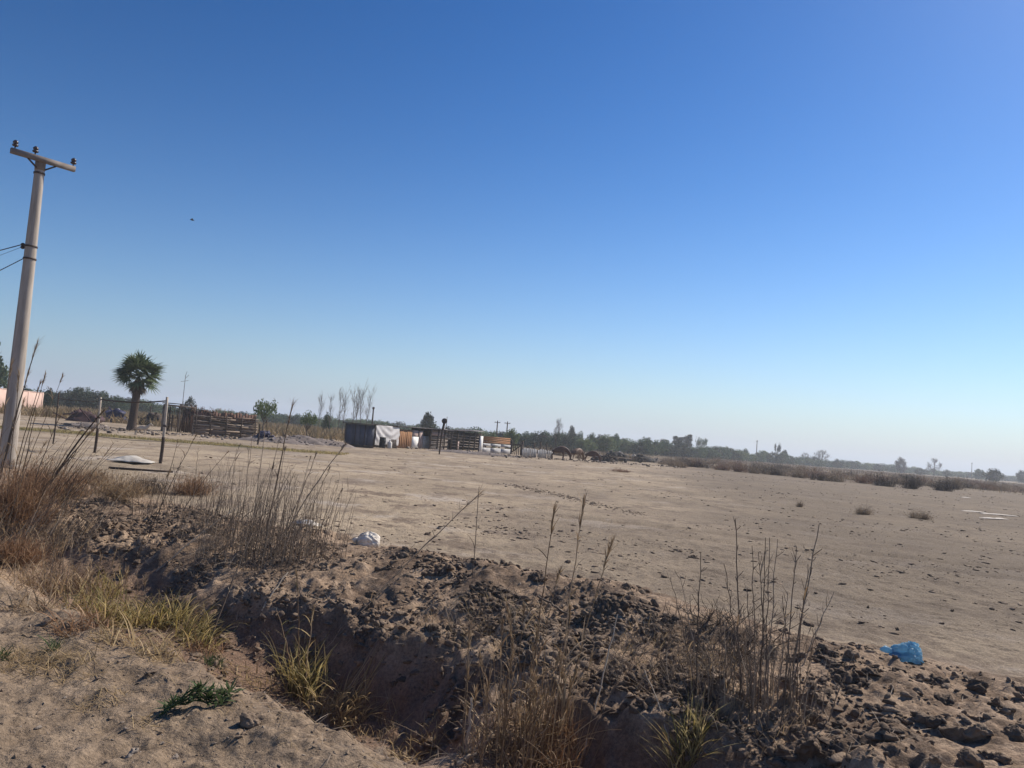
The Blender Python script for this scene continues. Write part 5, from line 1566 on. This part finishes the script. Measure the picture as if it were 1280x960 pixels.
# broken green weed lying on the verge
p = Plant('green_weed', 'uprooted green leafy weed lying on the bare verge', 240, 890, 'weed')
B0 = GH(205, 893); B1 = GH(290, 876)
t_ = np.linspace(0, 1, 26)
for k in range(5):
    Q = B0[None] * (1 - t_[:, None]) + B1[None] * t_[:, None]
    Q[:, 1] += .05 * np.sin(t_ * 5 + k) + rng.normal(0, .03); Q[:, 0] += rng.normal(0, .02)
    Q[:, 2] = H(Q[:, 0], Q[:, 1]) + .012 + .05 * np.sin(PI * t_) * (.5 + .3 * k)
    V, F = tubes(Q[None], np.array([.006]), np.array([.003]), 5); p._add(p.st, V, F)
    n = 34; s = rng.random(n)
    base = np.column_stack([np.interp(s, t_, Q[:, a]) for a in range(3)])
    LL = curves(base, rng.random(n) * 6.28, rng.uniform(.04, .11, n), rng.uniform(.5, 1.5, n), rng.uniform(-.2, .9, n), 5)
    LL[..., 2] = np.maximum(LL[..., 2], H(LL[..., 0], LL[..., 1]) + .004)
    V, F = ribbons(LL, rng.uniform(.012, .028, n), rng.random(n) * PI, ([0, .4, 1], [.3, 1, .1])); p._add(p.lv, V, F)
p.done('weed', 'weed')

# brown reed grass in the middle foreground
p = Plant('reed_grass', 'brown dry reed grass growing out of the ditch in the bottom middle', 650, 945, 'reeds')
for b, tp, r, pl, lv in [((655, 940), (692, 640), .006, .20, 8), ((690, 930), (729, 630), .007, .22, 10), ((705, 900), (764, 682), .006, .22, 6), ((640, 950), (655, 760), .004, .10, 8), ((620, 960), (628, 780), .004, .1, 8),
                         ((612, 950), (600, 815), .004, .08, 8), ((665, 960), (672, 790), .004, .1, 8), ((650, 930), (700, 715), .004, .12, 4), ((700, 940), (712, 760), .004, .12, 8), ((630, 940), (640, 800), .004, .1, 6)]:
    p.stalk(b, tp, r, pl, rng.normal(.1, .1), lv)
for ax, ay, n in ((615, 962, 70), (650, 950, 80), (690, 950, 80), (630, 930, 50), (672, 920, 50)):
    P_ = p.stems(int(n * .42), .22, (.25, .8), .0035, (0, .3), (-.05, .4), at=(ax, ay)); p.plumes(P_, .35, .14, .007)
    p.tuft(int(n * 1.1), .24, (.10, .36), .012, (.2, 1.1), (.3, 1.7), at=(ax, ay))
p.done('brown', 'brown', 'brown')
p = Plant('reed_grass', 'orange brown dead grass along the bottom edge in the middle', 700, 958, 'reeds')
p.tuft(200, .16, (.10, .32), .008, (0, .6), (.2, 1.2)); p.done('brown', 'russet')
p = Plant('dry_reed', 'short broken pale reed end standing at the bottom left of the reed grass', 590, 945, 'reeds')
p.stalk((583, 940), (590, 872), .010, 0, .05, 0, .008); p.stalk((570, 955), (596, 942), .022, 0, .1, 0, .008); p.done('pale')
p = Plant('bent_stalk', 'long pale bent stalk rising from the bottom edge past the dark lump', 722, 965, 'reeds')
p.stalk((724, 962), (772, 768), .0075, 0, .6, 0, .004, .62); p.done('pale')
p = Plant('bent_stalk', 'thin pale stalk arching left from the bottom grass', 842, 955, 'reeds')
p.stalk((842, 955), (806, 838), .006, 0, .4, 0, .003, .35); p.stalk((806, 842), (832, 846), .005, 0, .1, 0, .005); p.done('pale')
p = Plant('leaning_twig', 'thin grey twig leaning in the dark hollow of the ditch', 545, 905, 'twig')
p.stalk((540, 900), (566, 850), .005, 0, .3, 0); p.stalk((655, 880), (690, 846), .005, 0, .3, 0); p.done('greybrown')

# brown stalk clump on the right
p = Plant('stalk_clump', 'clump of tall brown dry stalks in the right foreground', 930, 882, 'dry stalks')
for b, tp, r in [((925, 885), (919, 648), .0065), ((870, 870), (876, 690), .0055), ((945, 880), (940, 682), .005), ((950, 880), (957, 672), .005), ((955, 880), (962, 672), .005), ((958, 875), (972, 674), .005),
                 ((980, 870), (996, 683), .006), ((985, 880), (1024, 655), .007), ((990, 885), (1010, 705), .0055), ((1005, 830), (1040, 745), .0055), ((990, 880), (978, 745), .005), ((930, 880), (905, 705), .005),
                 ((870, 870), (838, 722), .004), ((875, 860), (850, 718), .004), ((960, 885), (948, 690), .005), ((940, 890), (934, 735), .005), ((972, 880), (985, 740), .005), ((1000, 885), (1020, 790), .004)]:
    p.stalk(b, tp, r, 0, rng.normal(0, .1), 1, twigs=9, bow=.5)
for ax, ay, n in ((930, 885, 34), (965, 885, 34), (900, 885, 20), (990, 880, 16)):
    P_ = p.stems(n, .26, (.15, .6), .0035, (0, .25), (-.15, .3), at=(ax, ay)); p.twigs(P_, n * 3, (.02, .09), .002)
p.tuft(200, .5, (.08, .26), .007, (.1, .9), (.2, 1.2)); p.done('greybrown', 'brown', 'brown')
p = Plant('dead_brush', 'mat of fine brown dead brush left of the tall brown stalks', 835, 830, 'dead brush')
for ax, ay in ((815, 815), (850, 830), (875, 850), (800, 850)):
    P_ = p.stems(60, .36, (.08, .30), .0028, (.3, 1.3), (-.4, .6), at=(ax, ay), twist=.3); p.twigs(P_, 150, (.03, .10), .0018)
p.tuft(300, .55, (.06, .20), .006, (.2, 1.3), (.1, 1.0)); p.done('greybrown', 'straw')
p = Plant('dead_brush', 'dark heap of dead twigs behind the tall brown stalks', 905, 800, 'dead brush')
for ax, ay in ((880, 795), (915, 790), (940, 815), (905, 830)):
    P_ = p.stems(46, .30, (.12, .40), .0045, (.6, 1.5), (-.5, .5), at=(ax, ay), twist=.3); p.twigs(P_, 120, (.04, .12), .0026)
p.done('dark')
p = Plant('grass_tussock', 'spiky yellow green tussock cut by the bottom edge', 855, 968, 'grass tussock')
p.tuft(170, .11, (.18, .42), .010, (.05, .9), (.1, .9), at=(855, 958)); p.done('brown', 'yellow')
p = Plant('dead_brush', 'dead grass and twigs hanging on the bank above the dark hollow', 600, 790, 'dead brush')
for ax, ay in ((575, 770), (620, 790), (650, 760)):
    P_ = p.stems(70, .4, (.08, .35), .0028, (.2, 1.3), (-.3, .6), at=(ax, ay), twist=.25)
p.tuft(300, .6, (.06, .24), .005, (.2, 1.3), (.1, 1.0)); p.done('greybrown', 'straw')
p = Plant('fallen_reed', 'weathered grey stick lying on the clods left of the dark lump', 690, 765, 'reeds')
p.stalk((715, 772), (672, 745), .012, 0, .2, 0, .01); p.stalk((650, 730), (662, 760), .010, 0, -.1, 0, .008); p.done('greybrown')

# ------------------------------------------------------------------ clods and stones
def clod_proto(seed, flat=.65, sub=2, rough=.5):
    bm = bmesh.new(); bmesh.ops.create_icosphere(bm, subdivisions=sub, radius=1.0)
    V = np.array([v.co[:] for v in bm.verts]); F = np.array([[v.index for v in f.verts] for f in bm.faces]); bm.free()
    k = 1 + rough * fbm(V[:, 0] * 1.1 + V[:, 2] * .7 + seed * 3.1, V[:, 1] * 1.1 - V[:, 2] * .8, seed, 3) + .3 * rough * fbm(V[:, 0] * 3.3 + seed, V[:, 1] * 3.3 + V[:, 2] * 2.9, seed + 50, 2)
    V = V * k[:, None]; V[:, 2] *= flat
    return V, F
def chunk(seed, flat, sub, cuts=5, rough=.7):
    """broken angular lump: noisy ball with planes knocked off"""
    V, F = clod_proto(seed, 1.0, sub, rough)
    r2 = np.random.default_rng(seed + 900)
    for k in range(cuts):
        nrm = r2.normal(0, 1, 3); nrm /= np.linalg.norm(nrm)
        dd = r2.uniform(.25, .75)
        V = V - np.maximum(V @ nrm - dd, 0)[:, None] * nrm[None] * .78
    V = V + r2.normal(0, .035, V.shape)
    V[:, 2] *= flat
    return V, F
CP = [chunk(s, rng.uniform(.5, .9), 3, 6, .9) for s in range(8)]
CP1 = [chunk(s + 20, rng.uniform(.3, .8), 2, 5, .9) for s in range(14)]
def scatter(name, label, cat, x, y, size, protos, m, sink=.25, kind='stuff', tilt=.6):
    n = len(x); z = H(x, y)
    Vs, Fs, off = [], [], 0
    idx = rng.integers(0, len(protos), n)
    for k in range(len(protos)):
        s = np.where(idx == k)[0]
        if not len(s): continue
        V, F = protos[k]
        a = rng.random(len(s)) * 6.28; tx = rng.normal(0, tilt, len(s))
        ca, sa, ct, st = np.cos(a), np.sin(a), np.cos(tx), np.sin(tx)
        sx = rng.uniform(.7, 1.5, len(s)); sy = rng.uniform(.6, 1.1, len(s))
        v = V[None] * np.stack([sx, sy, np.ones(len(s))], -1)[:, None, :]
        v = np.stack([v[..., 0], v[..., 1] * ct[:, None] - v[..., 2] * st[:, None], v[..., 1] * st[:, None] + v[..., 2] * ct[:, None]], -1)
        v = np.stack([v[..., 0] * ca[:, None] - v[..., 1] * sa[:, None], v[..., 0] * sa[:, None] + v[..., 1] * ca[:, None], v[..., 2]], -1)
        v = v * size[s][:, None, None] + np.stack([x[s], y[s], z[s] + size[s] * (.5 - sink) * .5], -1)[:, None, :]
        f = F[None] + (np.arange(len(s)) * len(V))[:, None, None] + off
        Vs.append(v.reshape(-1, 3)); Fs.append(f.reshape(-1, F.shape[1])); off += len(s) * len(V)
    o = link_mesh(name, np_mesh(name, np.concatenate(Vs), np.concatenate(Fs)), M[m])
    return tag(o, label, cat, None, kind)
def bank_pts(N, n0, n1, seed, thr, u0=-13, u1=3.5, sc=1.3, fade=True):
    n = rng.uniform(n0, n1, N); u = rng.uniform(u0, u1, N)
    x = n * NU[0] + u * NU[1]; y = n * NU[1] - u * NU[0]
    k = ((rng.random(N) > .72 * sstep(-2.2, -.6, u)) if fade else np.ones(N, bool)) & (fbm(x * sc, y * sc, seed, 3) + .30 * fbm(x * .4, y * .4, seed + 5, 2) > thr) & (y > 3) & (np.abs(x) < .75 * y + 1.2)
    return x[k], y[k]
x, y = bank_pts(17000, 5.0, 7.7, 301, .16); sz = .008 * np.exp(rng.exponential(.62, len(x))).clip(1, 5.0)
scatter('mud_clods', 'dark dried mud clods covering the spoil bank', 'mud clods', x, y, sz, CP1, 'clod')
x, y = bank_pts(14000, 4.9, 7.4, 331, .20, sc=.9); x2, y2 = bank_pts(9000, 4.8, 6.6, 341, .0, -7.5, -3.6, 1.6); x3, y3 = bank_pts(5000, 5.0, 6.8, 345, .02, -3.6, -.6, 1.6); x = np.concatenate([x, x2, x3]); y = np.concatenate([y, y2, y3]); sz = .010 * np.exp(rng.exponential(.62, len(x))).clip(1, 4.6)
scatter('black_clods', 'black mud clods in dense patches on the spoil bank', 'mud clods', x, y, sz, CP1, 'clod_dark')
x, y = bank_pts(5000, 4.0, 5.4, 381, -.05, -9, .5, 2.0)
scatter('ditch_clods', 'crumbled clods lodged on the shaded ditch wall and bed', 'mud clods', x, y, .010 * np.exp(rng.exponential(.6, len(x))).clip(1, 5), CP1, 'clod')
# scattered clods on the field
N = 34000
yy = 8 * np.exp(rng.random(N) * math.log(9)); xx = rng.uniform(-.75, .75, N) * yy
nn_, uu_ = nu_of(xx, yy)
k = (nn_ > 7.6) & (fbm(xx * .6, yy * .6, 351, 4) + .35 * sstep(-2, 6, xx - .15 * yy) - .05 > rng.uniform(-.05, .9, N))
xx, yy = xx[k], yy[k]; sz = .008 * np.exp(rng.exponential(.62, len(xx))).clip(1, 6) * (1 + yy / 70)
CPF = [chunk(s + 60, rng.uniform(.25, .5), 1, 4, .9) for s in range(8)]
ts = rng.random(420); lx = np.concatenate([0.2 + ts * 3.4 + rng.normal(0, .25, 420), -1.5 + rng.random(160) * 5 ]); ly = np.concatenate([28.5 - ts * 8.2 + rng.normal(0, .22, 420), np.zeros(160)])
ly[420:] = 14.6 - .30 * lx[420:] + rng.normal(0, .5, 160)
xx = np.concatenate([xx, lx]); yy = np.concatenate([yy, ly]); sz = np.concatenate([sz, .022 * np.exp(rng.exponential(.4, 580)).clip(1, 3)])
scatter('field_clods', 'small dark crumbs of earth scattered over the field', 'mud clods', xx, yy, sz, CPF, 'clod', tilt=.15)
# verge gravel
N = 5200
xx = rng.uniform(-4.2, 1.0, N); yy = rng.uniform(2.6, 8, N); nn_, uu_ = nu_of(xx, yy); k = (nn_ < 3.2) & (np.abs(xx) < .75 * yy + .3)
xx, yy = xx[k], yy[k]
scatter('verge_gravel', 'fine gravel and crumbs on the bare roadside verge', 'gravel', xx, yy, .0026 * np.exp(rng.exponential(.6, len(xx))).clip(1, 4), CP1, 'stone')
N = 1600
xx = rng.uniform(-4.2, 1.0, N); yy = rng.uniform(2.6, 8, N); nn_, uu_ = nu_of(xx, yy); k = (nn_ < 3.3) & (np.abs(xx) < .75 * yy + .3)
xx, yy = xx[k], yy[k]
scatter('verge_crumbs', 'dark earth crumbs on the bare roadside verge', 'gravel', xx, yy, .0042 * np.exp(rng.exponential(.6, len(xx))).clip(1, 4), CP1, 'clod')
# straw litter
N = 7000
x, y = bank_pts(N * 3, 2.7, 7.6, 371, -.1)
P = curves(np.column_stack([x, y, H(x, y) + .012]), rng.random(len(x)) * 6.28, rng.uniform(.04, .22, len(x)), rng.uniform(1.1, 1.65, len(x)), rng.normal(0, .25, len(x)), 3)
P[..., 2] = np.maximum(P[..., 2], H(P[..., 0], P[..., 1]) + .006)
V, F = ribbons(P, rng.uniform(.003, .008, len(x)), rng.random(len(x)) * PI)
tag(link_mesh('straw_litter', np_mesh('straw_litter', V, F), LF['greybrown']), 'broken straw and twigs littering the spoil bank', 'litter', None, 'stuff')
n_ = 900
uu_ = rng.uniform(-9, -1.5, n_); nn_ = 3.1 - rng.exponential(.5, n_)
x = nn_ * NU[0] + uu_ * NU[1]; y = nn_ * NU[1] - uu_ * NU[0]
k = (y > 2.5) & (nn_ > 1.2); x, y = x[k], y[k]
P = curves(np.column_stack([x, y, H(x, y) + .006]), rng.random(len(x)) * 6.28, rng.uniform(.03, .16, len(x)), rng.uniform(1.25, 1.6, len(x)), rng.normal(0, .25, len(x)), 4)
P[..., 2] = np.maximum(P[..., 2], H(P[..., 0], P[..., 1]) + .004)
V, F = ribbons(P, rng.uniform(.002, .005, len(x)), rng.random(len(x)) * PI)
tag(link_mesh('verge_litter', np_mesh('verge_litter', V, F), LF['straw']), 'broken straw scattered on the bare roadside verge', 'litter', None, 'stuff')
# larger clods, one object each
def clod(px, py, size, m, label, group=None, name='mud_clod', cat='clod', flat=None):
    P = GH(px, py)
    V, F = CP[int(rng.integers(0, 8))]
    V2 = V * np.array([rng.uniform(.9, 1.4), rng.uniform(.7, 1.0), flat or rng.uniform(.7, 1.1)]) * size
    o = link_mesh(name, np_mesh(name, V2, F, False), M[m], None, (P[0], P[1], P[2] + size * .10))
    o.rotation_euler = (rng.normal(0, .25), rng.normal(0, .25), rng.random() * 6.28)
    sb = o.modifiers.new('sub', 'SUBSURF'); sb.levels = 1; sb.render_levels = 1
    tx = bpy.data.textures.get('clod_noise') or bpy.data.textures.new('clod_noise', 'CLOUDS')
    tx.noise_scale = .03; tx.noise_depth = 3
    dm = o.modifiers.new('crumble', 'DISPLACE'); dm.texture = tx; dm.texture_coords = 'GLOBAL'; dm.strength = size * .7; dm.mid_level = .5
    return tag(o, label, cat, group)
clod(765, 760, .16, 'clod_dark', 'large dark rounded lump on the bank beside the bent stalk', None, 'dark_lump', 'lump', .95)
clod(742, 768, .10, 'clod', 'grey lump leaning against the left of the large dark lump', None, 'dark_lump', 'lump')
clod(672, 722, .10, 'clod_dark', 'peaked dark lump on the crest behind the reed plumes', None, 'dark_lump', 'lump', 1.2)
clod(560, 712, .07, 'clod_dark', 'dark lump at the left end of the crest by the leaning reed', None, 'dark_lump', 'lump')
for (px, py, s, m) in [(1046, 846, .085, 'clod_dark'), (1070, 852, .08, 'clod_dark'), (1090, 842, .06, 'clod_dark'), (1040, 830, .05, 'clod'), (1093, 888, .06, 'clod_dark'), (1165, 852, .09, 'clod_dark'), (1185, 878, .09, 'clod_dark'),
                       (1150, 850, .06, 'clod'), (1222, 862, .08, 'clod_dark'), (1210, 850, .06, 'clod'), (1247, 885, .07, 'clod_dark'), (1260, 890, .06, 'clod'), (1150, 900, .085, 'clod'), (1168, 905, .07, 'clod_dark'), (1190, 920, .09, 'clod_dark'),
                       (1230, 918, .10, 'clod'), (1265, 922, .09, 'clod_dark'), (1025, 905, .09, 'clod_dark'), (1050, 908, .07, 'clod_dark'), (1002, 905, .07, 'clod'), (1010, 940, .10, 'clod_dark'), (1038, 950, .08, 'clod_dark'), (985, 945, .09, 'clod_dark'),
                       (1075, 918, .04, 'clod'), (1170, 950, .05, 'clod'), (1215, 952, .09, 'clod_dark'), (1245, 950, .09, 'clod_dark'), (1036, 815, .06, 'clod'), (1062, 822, .06, 'clod'), (1072, 810, .04, 'clod'),
                       (1085, 760, .03, 'clod_dark'), (1190, 764, .035, 'clod_dark'), (1240, 762, .035, 'clod_dark'), (1020, 742, .04, 'clod_dark'), (1122, 788, .03, 'clod_dark'), (865, 697, .07, 'clod_dark'), (850, 690, .05, 'clod'), (535, 668, .06, 'clod_dark'),
                       (1011, 782, .06, 'clod_dark'), (975, 780, .05, 'clod_dark'), (1178, 780, .03, 'clod'), (700, 664, .05, 'clod'), (708, 703, .06, 'clod'), (830, 722, .06, 'clod'), (805, 765, .07, 'clod_dark'), (838, 778, .06, 'clod_dark')]:
    clod(px, py, s, m, 'dark dried mud clod lying on the bank or field', 'larger mud clods on the bank and field')
for (px, py, s, lb) in [(166, 943, .035, 'pale round stone half buried in the verge at the bottom left'), (156, 913, .018, 'small white pebble on the verge below the green weed'), (46, 912, .018, 'flat pale pebble on the verge near the left edge'),
                        (218, 948, .022, 'grey stone with a dark side on the verge'), (202, 930, .018, 'little light stone near the dark sided one')]:
    clod(px, py, s, 'stone', lb, None, 'verge_stone', 'stone', .7)
for (px, py, s, lb) in [(312, 905, .09, 'dark pointed clod of earth at the middle of the verge'), (188, 842, .05, 'small clod on the verge below the big tussock'), (62, 778, .06, 'brown clod on the verge before the left tussocks'), (88, 784, .05, 'crumbly clod right of the brown clod on the verge')]:
    clod(px, py, s, 'clod', lb, None, 'earth_clod', 'clod', .8)

# ------------------------------------------------------------------ haze
m, nt, out = nodes_of('haze_air')
v = nn(nt, 'ShaderNodeVolumePrincipled', Density=.0006, Anisotropy=.2)
v.inputs['Color'].default_value = (.86, .92, 1.0, 1)
nt.links.new(v.outputs[0], out.inputs['Volume'])
b = MB(); b.box((0, 0, 14.0), (3400, 3400, 32.0))
tag(b.build('haze', m), 'thin pale blue haze over the far fields', 'haze', kind='stuff')
